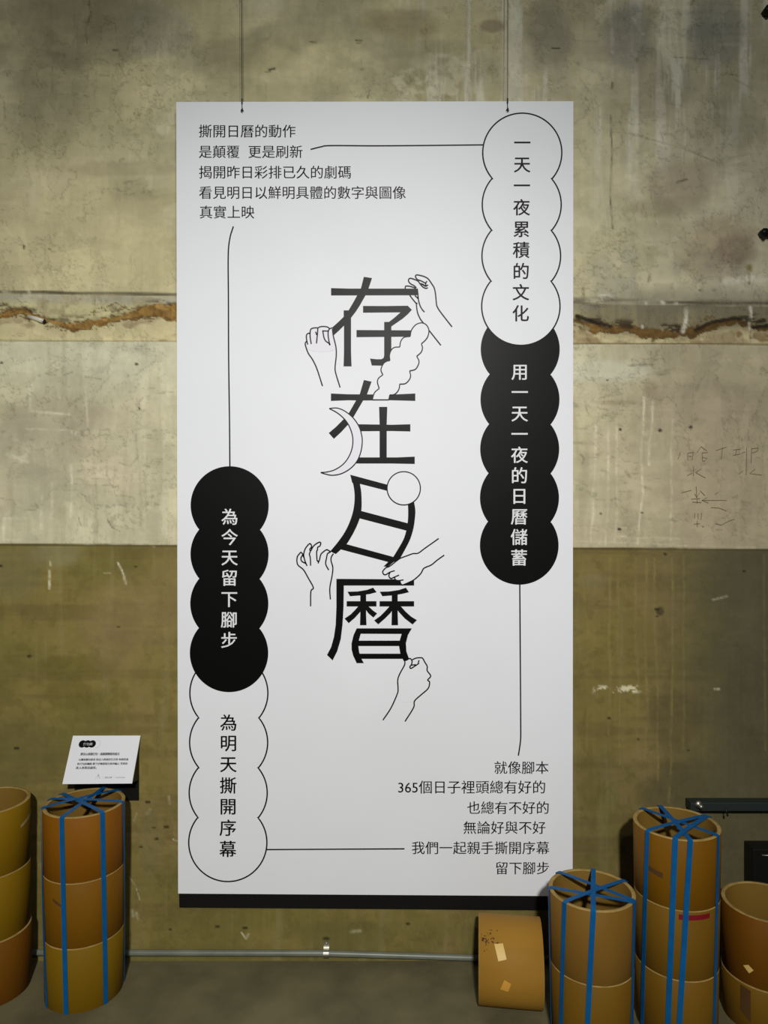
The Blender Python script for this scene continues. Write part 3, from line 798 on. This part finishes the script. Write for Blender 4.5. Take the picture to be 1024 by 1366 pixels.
for pts in [[(414, 199.4), (427.7, 196), (441, 194.3), (500, 194.6), (570, 194.1), (644, 193.3)], [(311.2, 302), (306.5, 318), (304.3, 341.5), (304.6, 400), (304.9, 480), (306, 560), (306.5, 623)],
            [(693, 779), (693.6, 860), (694.2, 960), (694.2, 984), (693, 996), (691.1, 1008)], [(355.7, 1133.3), (450, 1132.8), (539.4, 1132.3)]]:
    k = Ink(L1)
    k.line(pts, 1.8)
    k.build('connecting_line', m_ink, poster)

for s, a, b, y in [('撕開日曆的動作', 265.3, 394, 175), ('是顛覆', 265.3, 319.3, 202.5), ('更是刷新', 331.3, 403.3, 202.5), ('揭開昨日彩排已久的劇碼', 265.5, 467.8, 229.8), ('看見明日以鮮明具體的數字與圖像', 265.5, 541, 257), ('真實上映', 266.5, 339, 283),
                   ('就像腳本', 659.3, 731.3, 1024), ('365個日子裡頭總有好的', 531, 726.8, 1050), ('也總有不好的', 623, 731.5, 1077.5), ('無論好與不好', 618, 727.3, 1104), ('我們一起親手撕開序幕', 549.2, 732.3, 1131), ('留下腳步', 661.3, 732, 1158)]:
    k = Ink(L1)
    put_text(k, s, a, b, y, 0.006)
    k.build('text_line', m_ink, poster)


def tube_along(name, pts, r, mat, parent=None, n=10, cap=True):
    P = [Vector(p) for p in pts]
    v, f = [], []
    for i, p in enumerate(P):
        d = (P[min(i + 1, len(P) - 1)] - P[max(i - 1, 0)]).normalized()
        up = Vector((0, 0, 1)) if abs(d.z) < 0.9 else Vector((0, 1, 0))
        a = d.cross(up).normalized()
        b = d.cross(a).normalized()
        for j in range(n):
            t = 2 * math.pi * j / n
            v.append(p + a * (r * math.cos(t)) + b * (r * math.sin(t)))
    for i in range(len(P) - 1):
        for j in range(n):
            f.append((i * n + j, i * n + (j + 1) % n, (i + 1) * n + (j + 1) % n, (i + 1) * n + j))
    if cap:
        f.append(list(range(n))[::-1])
        f.append([(len(P) - 1) * n + j for j in range(n)])
    return mesh_obj(name, v, f, mat, parent, smooth=True)


def torus(name, c, R, r, mat, parent, normal='Y'):
    v, f = [], []
    N, n = 24, 8
    for i in range(N):
        a = 2 * math.pi * i / N
        for j in range(n):
            b = 2 * math.pi * j / n
            q = (R + r * math.cos(b))
            v.append((c[0] + q * math.cos(a), c[1] + r * math.sin(b), c[2] + q * math.sin(a)))
    for i in range(N):
        for j in range(n):
            f.append((i * n + j, i * n + (j + 1) % n, ((i + 1) % N) * n + (j + 1) % n, ((i + 1) % N) * n + j))
    return mesh_obj(name, v, f, mat, parent, smooth=True)


for (u, v, top_u, lab) in [(323, 148.5, 322, 'thin dark wire holding the poster corner above the opening lines of text'), (676.5, 148, 677, 'thin dark wire holding the poster corner above the outlined capsule')]:
    x, _, z = wp(u, v)
    xt = wp(top_u, 0)[0]
    torus('eyelet', (x, YP - 0.0008, z), 0.0042, 0.0012, m_steel, poster)
    w = thing('hanging_wire', lab, 'wire', (x, YP - 0.003, z), 'wires holding the poster')
    tube_along('cable', [(x, YP - 0.0035, z - 0.001), (x + (xt - x) * .03, YP - 0.0045, z + 0.05), (xt, YP - 0.0035, 3.3)], 0.0011, m_dkwire, w)
    tube_along('crimp_sleeve', [(x, YP - 0.0043, z + 0.022), (x, YP - 0.0043, z + 0.036)], 0.0022, m_dkwire, w)
    tube_along('hook', [(x - 0.002, YP - 0.004, z + 0.004), (x - 0.003, YP - 0.0045, z), (x, YP - 0.005, z - 0.004), (x + 0.003, YP - 0.0045, z), (x + 0.001, YP - 0.004, z + 0.008)], 0.0012, m_dkwire, w, 8)

# ------------------------------------------------------------------ cardboard tubes
def card(name, a, b):
    return noisy(name, lin(a), lin(b), 3.0, (3, 3, 0.9), 0.62, 0.16, bump=0.08, bscale=90, lo=0.3, hi=0.7)


m_rim = noisy('cardboard_edge', lin((176, 148, 88)), lin((150, 122, 66)), 40, (1, 1, 1), 0.85, 0.2)
m_in = noisy('cardboard_inside', lin((112, 84, 28)), lin((124, 95, 36)), 4, (1, 1, 1), 0.8, 0.2)
m_blue = noisy('blue_strap', lin((0, 84, 142)), lin((2, 92, 152)), 30, (1, 1, 1), 0.5, 0.25)
m_tape = principled('yellow_tape', lin((226, 190, 110)), 0.5, 0, 0.4)
m_red = principled('red_tape', lin((128, 16, 30)), 0.5, 0, 0.4)
m_mark = principled('brown_scuff', lin((84, 54, 12)), 0.8)
m_grey = principled('grey_scuff', lin((168, 150, 100)), 0.8)
m_speck = principled('dark_speck', lin((70, 50, 20)), 0.8)

CARD = {'orange': card('card_orange', (126, 76, 4), (136, 85, 8)), 'ochre': card('card_ochre', (118, 78, 6), (128, 87, 10)), 'yellow': card('card_yellow', (122, 92, 8), (132, 101, 12)), 'brown': card('card_brown', (108, 66, 8), (116, 73, 10)),
        'tan': card('card_tan', (124, 90, 32), (134, 99, 40)), 'dull': card('card_dull', (112, 80, 17), (122, 89, 22)), 'pale': card('card_pale', (152, 110, 38), (164, 122, 46))}


def core_mesh(name, r0, r1, h, mat, parent=None, thick=0.011, n=96, bev=0.0015, xf=None):
    """an open cardboard core standing on z=0: outer wall, rounded lips, inner wall"""
    prof = [(r0, 0.0 + bev, 0), (r0 + (r1 - r0) * .5, h * .5, 0), (r1, h - bev, 0), (r1 - bev, h, 1), (r1 - thick + bev, h, 1), (r1 - thick, h - bev, 2), (r0 - thick, bev, 2), (r0 - thick + bev, 0, 1), (r0 - bev, 0, 1)]
    v, f, mi = [], [], []
    m = len(prof)
    for i in range(n):
        a = 2 * math.pi * i / n
        for (r, z, _) in prof:
            v.append(Vector((r * math.cos(a), r * math.sin(a), z)))
    kinds = [0, 0, 1, 1, 1, 2, 1, 1, 1]
    for i in range(n):
        for j in range(m):
            a, b = i * m, ((i + 1) % n) * m
            f.append((a + j, b + j, b + (j + 1) % m, a + (j + 1) % m))
            mi.append(kinds[j])
    if xf is not None:
        v = [xf @ q for q in v]
    o = mesh_obj(name, v, f, [mat, m_rim, m_in], parent, mi)
    o.data.polygons.foreach_set('use_smooth', [True] * len(f))
    return o


def ang_at(u, cx, cy, R):
    """bearing on a standing cylinder of the surface point seen along picture column u"""
    dx, dy = (u - 512) / F, 1.0
    A = dx * dx + dy * dy
    B = -2 * (dx * cx + dy * cy)
    Cc = cx * cx + cy * cy - R * R
    disc = max(0.0, B * B - 4 * A * Cc)
    t = (-B - math.sqrt(disc)) / (2 * A)
    return math.atan2(t * dy - cy, t * dx - cx)


def rim_ang(u, v, cx, cy, z):
    Y = F * (EYE - z) / (v - 683)
    X = (u - 512) * Y / F
    return math.atan2(Y - cy, X - cx)


def curved_patch(name, cx, cy, Rf, corners, mat, parent, lift=0.0006, ns=6):
    """thin sticker following a standing tube; corners = 4 (angle, z)"""
    v, f = [], []
    for layer in (lift, 0.0):
        for j in range(ns + 1):
            for i in range(ns + 1):
                s, t = i / ns, j / ns
                a = (corners[0][0] * (1 - s) + corners[1][0] * s) * (1 - t) + (corners[3][0] * (1 - s) + corners[2][0] * s) * t
                z = (corners[0][1] * (1 - s) + corners[1][1] * s) * (1 - t) + (corners[3][1] * (1 - s) + corners[2][1] * s) * t
                R = Rf(z) + layer
                v.append((cx + R * math.cos(a), cy + R * math.sin(a), z))
    q = ns + 1
    for j in range(ns):
        for i in range(ns):
            f.append((j * q + i, j * q + i + 1, (j + 1) * q + i + 1, (j + 1) * q + i))
    return mesh_obj(name, v, f, mat, parent)


def strap(cx, cy, Rf, H, a1, a2, b1, b2, w, lvl, parent):
    """flat band: up one side of the tube, across its mouth, down the other side"""
    cen, wid, nor = [], [], []
    ns = 16
    eps = 0.0018

    def side(a_top, a_bot, up):
        zs = np.linspace(0.002, H, ns) if up else np.linspace(H, 0.002, ns)
        for z in zs:
            a = a_bot + (a_top - a_bot) * (z / H)
            R = Rf(z) + eps
            cen.append(Vector((cx + R * math.cos(a), cy + R * math.sin(a), z)))
            wid.append(Vector((-math.sin(a), math.cos(a), 0)) * (1 if up else -1))
            nor.append(Vector((math.cos(a), math.sin(a), 0)))
    side(a1, b1, True)
    p1 = Vector((cx + (Rf(H) - 0.004) * math.cos(a1), cy + (Rf(H) - 0.004) * math.sin(a1), H + eps))
    p2 = Vector((cx + (Rf(H) - 0.004) * math.cos(a2), cy + (Rf(H) - 0.004) * math.sin(a2), H + eps))
    d = (p2 - p1).normalized()
    wd = Vector((d.y, -d.x, 0))
    if wd.dot(wid[-1]) < 0:
        wd = -wd
    for t in np.linspace(0, 1, 15):
        bulge = lvl * 0.0011 * math.sin(math.pi * min(1, max(0, t))) ** 0.6
        cen.append(p1.lerp(p2, t) + Vector((0, 0, bulge)))
        wid.append(wd)
        nor.append(Vector((0, 0, 1)))
    k0 = len(cen)
    side(a2, b2, False)
    if wid[k0].dot(wd) < 0:
        for i in range(k0, len(wid)):
            wid[i] = -wid[i]
    v, f = [], []
    th = 0.0009
    for c, ww, nn in zip(cen, wid, nor):
        v += [c - ww * w / 2, c + ww * w / 2, c + ww * w / 2 + nn * th, c - ww * w / 2 + nn * th]
    for i in range(len(cen) - 1):
        for j in range(4):
            f.append((i * 4 + j, i * 4 + (j + 1) % 4, i * 4 + 4 + (j + 1) % 4, i * 4 + 4 + j))
    f += [(3, 2, 1, 0), tuple(len(v) - 4 + j for j in range(4))]
    return mesh_obj('strap', v, f, m_blue, parent)


def strapped(label, cx, cy, H, joints, radii, mats, straps, w):
    """sections bound into one piece by straps; radii = bottom and top radius of every section"""
    root = thing('strapped_cardboard_tube', label, 'cardboard tube', (cx, cy, 0), 'cardboard tubes bound with blue straps')
    zs = [0] + joints + [H]

    def Rf(z):
        for i in range(len(zs) - 1):
            if z <= zs[i + 1] + 1e-6:
                t = (z - zs[i]) / (zs[i + 1] - zs[i])
                return radii[i][0] + (radii[i][1] - radii[i][0]) * t
        return radii[-1][1]
    from mathutils import Matrix
    for i in range(len(zs) - 1):
        core_mesh('tube_section', radii[i][0], radii[i][1], zs[i + 1] - zs[i] - 0.0008, mats[i], root, xf=Matrix.Translation((cx, cy, zs[i])))
    Rm = radii[-1][1]
    for lvl, (p, q, bp, bq) in enumerate(straps):
        a1, a2 = rim_ang(*p, cx, cy, H), rim_ang(*q, cx, cy, H)
        Rb = radii[0][0]
        b1 = ang_at(bp, cx, cy, Rb) if bp else a1
        b2 = ang_at(bq, cx, cy, Rb) if bq else a2
        # keep the short way round
        for _ in (0, 1):
            b1 += 2 * math.pi * round((a1 - b1) / (2 * math.pi))
            b2 += 2 * math.pi * round((a2 - b2) / (2 * math.pi))
        strap(cx, cy, Rf, H, a1, a2, b1, b2, w, lvl, root)
    return root, Rf


# bound tube of three sections beside the small sign
A, ARf = strapped('blue strapped tube of three sections below the small white sign', -0.872, 2.112, 0.546, [0.181, 0.363], [(0.1068, 0.109), (0.109, 0.1105), (0.1105, 0.112)],
                  [CARD['yellow'], CARD['ochre'], CARD['orange']],
                  [((84, 1090), (141, 1049.5), 88.5, None), ((139, 1086), (79, 1058), 140.5, None), ((166, 1070), (63, 1066), 168, None), ((59.5, 1078), (162, 1053), 63, None)], 0.0132)
a0 = ang_at(71, -0.872, 2.112, .11), ang_at(83, -0.872, 2.112, .11)
curved_patch('scuff_mark', -0.872, 2.112, ARf, [(a0[0], .318), (a0[1], .303), (a0[1], .296), (a0[0], .309)], m_mark, A)
# short bound tube of two sections in front of the poster corner
Bt, BRf = strapped('short blue strapped tube of two sections standing before the poster corner', 0.551, 1.925, 0.390, [0.2], [(0.1045, 0.108), (0.108, 0.1115)],
                   [CARD['dull'], CARD['tan']],
                   [((733, 1184.5), (843, 1204), 736, 841), ((747, 1165), (844.5, 1202), None, 840), ((754, 1203.5), (829, 1176), 748, None), ((791, 1214), (791, 1161), 781, None)], 0.0128)
# tall bound tube of three sections under the rail
Ct, CRf = strapped('tall blue strapped tube with a red stripe, its top reaching the dark rail', 0.798, 1.98, 0.543, [0.176, 0.359], [(0.1045, 0.107), (0.107, 0.1095), (0.1095, 0.112)],
                   [CARD['dull'], CARD['dull'], CARD['ochre']],
                   [((859, 1080), (957, 1115), None, 951), ((881, 1076.5), (919.5, 1120.5), None, 904), ((862.5, 1109), (939, 1089), 857, None), ((900.5, 1119.5), (941, 1090), 890, None)], 0.0134)
aa = [ang_at(u, 0.798, 1.98, .109) for u in (905, 946)]
curved_patch('red_stripe', 0.798, 1.98, CRf, [(aa[0], .349), (aa[1], .350), (aa[1], .337), (aa[0], .335)], m_red, Ct)['label'] = 'red tape stripe'
aa = [ang_at(u, 0.798, 1.98, .109) for u in (864, 884)]
curved_patch('scuff_mark', 0.798, 1.98, CRf, [(aa[0], .452), (aa[1], .447), (aa[1], .432), (aa[0], .44)], m_mark, Ct)

# loose sections stacked at the frame edge beside the bound tube
from mathutils import Matrix
LX, LY = -1.156, 2.12
for i, (z, h, mt, lab) in enumerate([(0.0, 0.181, 'brown', 'bottom section of the loose cardboard stack next to the bound tube under the sign'), (0.1815, 0.181, 'yellow', 'middle section of the loose cardboard stack next to the bound tube under the sign'),
                                     (0.363, 0.184, 'yellow', 'topmost open section of the loose cardboard stack next to the bound tube under the sign')]):
    o = core_mesh('cardboard_core', 0.1105, 0.1115, h - 0.0006, CARD[mt], None, xf=None)
    o.location = (LX + (0.003 if i == 0 else 0), LY, z)
    bpy.context.view_layer.update()
    tag(o, lab, 'cardboard tube', 'loose cardboard cores')
    if i == 2:
        aa = [ang_at(u, LX, LY, .111) for u in (27, 43)]
        curved_patch('scuff_mark', LX, LY, lambda z_: .1118, [(aa[0], .487), (aa[1], .512), (aa[1], .496), (aa[0], .478)], m_grey, o)

RX, RY = 1.057, 2.01
for i, (z, h, mt, lab) in enumerate([(0.0, 0.125, 'dull', 'lower brown core under the taped one, beside the tall bound tube'), (0.1255, 0.186, 'brown', 'open brown core with a small tape scrap stacked beside the tall bound tube')]):
    o = core_mesh('cardboard_core', 0.1105, 0.112, h - 0.0006, CARD[mt], None)
    o.location = (RX, RY, z)
    bpy.context.view_layer.update()
    tag(o, lab, 'cardboard tube', 'loose cardboard cores')
    if i == 1:
        a_ = [ang_at(u, RX, RY, .112) for u in (991, 998, 1005, 999)]
        curved_patch('tape_patch', RX, RY, lambda z_: .1122, [(a_[0], .173), (a_[1], .181), (a_[2], .172), (a_[3], .159)], m_tape, o)['label'] = 'small yellow tape scrap'
    else:
        a_ = [ang_at(u, RX, RY, .112) for u in (987, 1001)]
        curved_patch('scuff_mark', RX, RY, lambda z_: .1115, [(a_[0], .118), (a_[1], .114), (a_[1], .03), (a_[0], .05)], m_mark, o)

# core lying on its side under the poster
R_l, Llen = 0.1141, 0.176
axis = Vector((1, -0.13, 0)).normalized()
side = Vector((0, 0, 1)).cross(axis).normalized()
xf = Matrix(((side.x, 0, axis.x, 0.2705), (side.y, 0, axis.y, 2.076), (0, 1, 0, R_l), (0, 0, 0, 1)))
m3 = Matrix((( -side.x, 0, axis.x), (-side.y, 0, axis.y), (0, 1, 0)))
lie = core_mesh('cardboard_core', R_l, R_l, Llen, CARD['pale'], None)
lie.matrix_world = Matrix.Translation((0.2705, 2.076, R_l)) @ m3.to_4x4()
bpy.context.view_layer.update()
tag(lie, 'single brown core lying on its side with two tape scraps, below the poster', 'cardboard tube', 'loose cardboard cores')


def lie_patch(name, corners, mat, lift=0.0006):
    """corners (picture u, v): placed on the near side of the lying core"""
    pts = []
    inv = lie.matrix_world.inverted()
    o_l = inv @ Vector((0, 0, EYE))
    for (u, v) in corners:
        d_l = inv.to_3x3() @ Vector(((u - 512) / F, 1, -(v - 683) / F))
        A = d_l.x ** 2 + d_l.y ** 2
        B = 2 * (o_l.x * d_l.x + o_l.y * d_l.y)
        Cc = o_l.x ** 2 + o_l.y ** 2 - R_l ** 2
        t = (-B - math.sqrt(max(0, B * B - 4 * A * Cc))) / (2 * A)
        p = o_l + d_l * t
        pts.append((math.atan2(p.y, p.x), p.z))
    ns, v_, f_ = 6, [], []
    for j in range(ns + 1):
        for i in range(ns + 1):
            s, t = i / ns, j / ns
            a = (pts[0][0] * (1 - s) + pts[1][0] * s) * (1 - t) + (pts[3][0] * (1 - s) + pts[2][0] * s) * t
            z = (pts[0][1] * (1 - s) + pts[1][1] * s) * (1 - t) + (pts[3][1] * (1 - s) + pts[2][1] * s) * t
            v_.append((( R_l + lift) * math.cos(a), (R_l + lift) * math.sin(a), z))
    for j in range(ns):
        for i in range(ns):
            f_.append((j * 7 + i, j * 7 + i + 1, (j + 1) * 7 + i + 1, (j + 1) * 7 + i))
    return v_, f_


def local_obj(name, v, f, mat, parent):
    o = mesh_obj(name, v, f, mat)
    o.parent = parent
    return o


local_obj('tape_patch', *lie_patch('t', [(659, 1259.5), (670.5, 1258.5), (675.5, 1280), (664.5, 1282.5)], m_tape), m_tape, lie)['label'] = 'upper pale yellow tape scrap'
local_obj('tape_patch', *lie_patch('t', [(672.5, 1307), (681.5, 1312.5), (677.5, 1323), (667, 1319.5)], m_tape), principled('amber_tape', lin((214, 156, 62)), 0.5), lie)['label'] = 'lower amber tape scrap'
sv, sf = [], []
random.seed(4)
for i in range(46):
    u, v = random.gauss(649, 7), random.gauss(1252, 7)
    if not 640 < u < 668:
        continue
    s = random.choice([.5, .6, .8, 1.2])
    a, b = lie_patch('s', [(u - s, v - s), (u + s, v - s * .6), (u + s * .9, v + s), (u - s * .7, v + s)], m_speck, 0.0004)
    sf += [[len(sv) + q for q in ff] for ff in b]
    sv += a
local_obj('dark_spatter', sv, sf, m_speck, lie)['label'] = 'dark spatter near the end'

# ------------------------------------------------------------------ small sign on its wedge
m_blk = principled('black_plastic', lin((14, 14, 14)), 0.5, 0, 0.35)
m_sign = principled('sign_white', lin((236, 236, 240)), 0.5, 0, 0.35)
sign = thing('sign', 'small white tilted sign with printed text on a black wedge fixed to the wall', 'sign', (-0.86, 2.24, 0.5))
BL, TL, TR, BR = [Vector(p) for p in ((-0.9630, 2.171, 0.5750), (-0.9600, 2.2390, 0.6990), (-0.7520, 2.2390, 0.6995), (-0.7545, 2.171, 0.5770))]
nrm = (TR - BL).cross(TL - BR).normalized()
if nrm.y > 0:
    nrm = -nrm
fr = [BL, BR, TR, TL]
bk = [p - nrm * 0.004 for p in fr]
mesh_obj('face_plate', fr + bk, [(0, 1, 2, 3), (7, 6, 5, 4), (0, 4, 5, 1), (1, 5, 6, 2), (2, 6, 7, 3), (3, 7, 4, 0)], m_sign, sign)
prof = [(2.2435, 0.500), (2.2385, 0.500), (2.2385, 0.562), (2.180, 0.576), (2.2440, 0.690)]
pv = [(x, y, z) for x in (-0.955, -0.7575) for (y, z) in prof]
mesh_obj('wedge', pv, [(0, 1, 2, 3, 4), (9, 8, 7, 6, 5)] + [(i, 5 + i, 5 + (i + 1) % 5, (i + 1) % 5) for i in range(5)], m_blk, sign)


def sign_map(u, v):
    """u 0..210 mm across, v 0..148 mm down the plate"""
    s, t = u / 210.0, v / 148.0
    return tuple(TL.lerp(TR, s).lerp(BL.lerp(BR, s), t) + nrm * 0.0004)


def sign_map2(u, v):
    return tuple(Vector(sign_map(u, v)) + nrm * 0.0003)


k = Ink(0, sign_map)
for cx in (35, 50, 65):
    k.poly(circ(cx, 26, 11.5, n=32)[:-1])
k.poly([(35, 18), (65, 18), (65, 34), (35, 34)])
cap = k.build('scalloped_capsule', m_ink, sign)
k = Ink(0, sign_map2)
put_text(k, '打包繩', 38, 66, 26.5, 0.01)
k.build('lettering', m_text_w, cap)
k = Ink(0, sign_map)
k.line(circ(79, 26, 12, -105, 105, 24), 0.6, False)
k.build('outline_circle', principled('printed_grey', lin((170, 170, 172)), .6), sign)
k = Ink(0, sign_map)
put_text(k, '將安心感捆打包・迎盡那陳舊的遠方', 36, 156, 57.5, 0.05, 9.0)
k.build('heading', m_ink, sign)
for s, a, b, y in [('以繩索綑包紙卷 陪這人移過的生活習 每個意義', 34, 186, 74.5), ('你打包起繩線 剩下好物還留在新的輪心 等著你', 32, 186, 87.5), ('進入再製造處所。', 31, 94, 99.5)]:
    k = Ink(0, sign_map)
    put_text(k, s, a, b, y, 0.03)
    k.build('text_line', m_ink, sign)
m_gr = principled('printed_mid_grey', lin((96, 96, 98)), .6)
k = Ink(0, sign_map)
k.line([(100, 127), (104, 123), (108, 127)], 1.0, False)
k.line(circ(104, 121, 1.6, n=12), .7, False, closed=True)
put_text(k, '小・○・川', 96, 112, 130.5, 0.01)
put_text(k, '・', 118, 119.5, 129)
put_text(k, '設計日常', 125, 146, 129.5, 0.008)
put_text(k, '・', 152, 153.5, 129)
put_text(k, 'printed matter', 158, 186, 129, 0.004)
k.build('logo_row', m_gr, sign)

# ------------------------------------------------------------------ conduit on the wall foot
m_pipe = noisy('grey_conduit', lin((108, 112, 100)), lin((122, 126, 112)), 12, (1, 1, 1), 0.38, 0.5)
m_zinc = principled('zinc', (0.5, 0.48, 0.42), 0.45, 1.0)
pp = [(-1.6, 2.2350, .034), (-0.8, 2.2350, .0315), (-0.19, 2.2350, .0300), (0.28, 2.2350, .0155), (0.9, 2.2350, .0135), (1.5, 2.2350, .0125)]
pipe = tube_along('conduit', pp, 0.0092, m_pipe, None, 20)
tag(pipe, 'thin grey conduit running along the foot of the wall below the poster', 'pipe')
clip = thing('conduit_clip', 'small shiny metal clip holding the grey conduit to the wall', 'clip', (-0.178, 2.24, .03))
cxx = (435 - 512) / F * 2.236
v_, f_ = [], []
pr = []
for i in range(13):
    a = math.radians(-80 + 190 * i / 12)
    pr.append((2.2335 - 0.0122 * math.cos(a), 0.0300 + 0.0122 * math.sin(a)))
pr += [(2.2415, 0.0460), (2.2415, 0.062)]
for x in (cxx - 0.0085, cxx + 0.0085):
    for (y, z) in pr:
        v_.append((x, y, z))
        v_.append((x, y + 0.0011, z + 0.0004))
n_ = len(pr)
for i in range(n_ - 1):
    a, b = 2 * i, 2 * n_ + 2 * i
    f_ += [(a, a + 2, b + 2, b), (a + 1, b + 1, b + 3, a + 3), (a, a + 1, a + 3, a + 2), (b, b + 2, b + 3, b + 1)]
mesh_obj('strap_band', v_, f_, m_zinc, clip)
bm = bmesh.new()
bmesh.ops.create_uvsphere(bm, u_segments=12, v_segments=8, radius=0.0034)
me = bpy.data.meshes.new('screw')
for v in bm.verts:
    v.co = Vector((cxx + v.co.x, 2.2412 + v.co.y * .6, .0555 + v.co.z))
bm.to_mesh(me)
bm.free()
me.materials.append(m_zinc)
sc = bpy.data.objects.new('screw', me)
COL.objects.link(sc)
sc.parent = clip
sc.matrix_parent_inverse = clip.matrix_world.inverted()

# broken pipe stub showing in the crack
m_pvc = principled('white_pvc', lin((222, 218, 200)), 0.5)
stub = thing('pipe_stub', 'broken white pipe stub poking out of the crack, dark inside', 'pipe', wp(60, 428, YW + .02))
c0, c1 = Vector(wp(58.5, 428.5, YW + 0.023)), Vector(wp(38, 422.5, YW + 0.036))
P = [c1, c1.lerp(c0, .5), c0]
tube_along('pipe_wall', P, 0.0068, m_pvc, stub, 16)
d = (c0 - c1).normalized()
tube_along('bore_shade', [c0 - d * .001, c0 + Vector((.0012, -.002, 0))], 0.0066, principled('bore_shade_black', (.01, .01, .008), .9), stub, 16)  # black plug on the end stands for the shade inside the pipe

# ------------------------------------------------------------------ fittings at the frame edge
m_rail = principled('dark_teal_steel', lin((34, 42, 40)), 0.5, 0.0, 0.5)
rail = thing('rail', 'dark horizontal steel rail bolted to the wall behind the tall bound tube', 'rail', (1.2, 2.24, .49))
box('bar', (0.932, 2.203, .4805), (1.75, 2.243, .506), m_rail, rail, 0.002)
v_, f_ = [], []
bx, bz = (933.5 - 512) / F * 2.19, EYE - (1075 - 683) / F * 2.19
tube_along('bolt', [(bx, 2.204, bz), (bx, 2.196, bz)], 0.0105, m_zinc, rail, 16)
b2 = tube_along('bolt', [(bx + .004, 2.197, bz - .004), (bx + .004, 2.188, bz - .004)], 0.0068, m_zinc, rail, 6)
hx = (971 - 512) / F * 2.19
tube_along('hook', [(hx - .002, 2.2045, .489), (hx, 2.198, .484), (hx + .001, 2.1975, .476), (hx + .002, 2.200, .468)], 0.0028, m_rail, rail, 8)

jb = thing('junction_box', 'black box on the wall behind the open core with the tape scrap', 'box', (1.2, 2.22, .2))
box('housing', (1.113, 2.185, .2), (1.32, 2.243, .374), m_blk, jb, 0.003)
tube_along('glint_bar', [((1016 - 512) / F * 2.184, 2.1845, EYE - (1141 - 683) / F * 2.184), (1.21, 2.1845, EYE - (1142 - 683) / F * 2.184)], 0.0017, m_zinc, jb, 8)  # metal bar put in for the white glint on the box

post = thing('steel_channel', 'black steel channel fixed upright on the upper plaster at the picture edge', 'channel', (1.25, 2.24, 2.1))
box('web', (1.205, 2.258, 2.10), (1.255, 2.272, 3.85), m_blk, post, 0.0015)
for (u, v) in ((1018, 310.5), (1022.5, 14)):
    x, z = (u - 512) / F * 2.258, EYE - (v - 683) / F * 2.258
    tube_along('clamp', [(x + .03, 2.252, z - .002), (x + .006, 2.252, z - .002)], 0.008, m_blk, post, 12)
    tube_along('bolt', [(x, 2.272, z), (x, 2.246, z)], 0.0115, m_blk, post, 6)
    tube_along('nut', [(x + .001, 2.262, z - .008), (x + .001, 2.248, z - .010)], 0.0065, m_blk, post, 6)
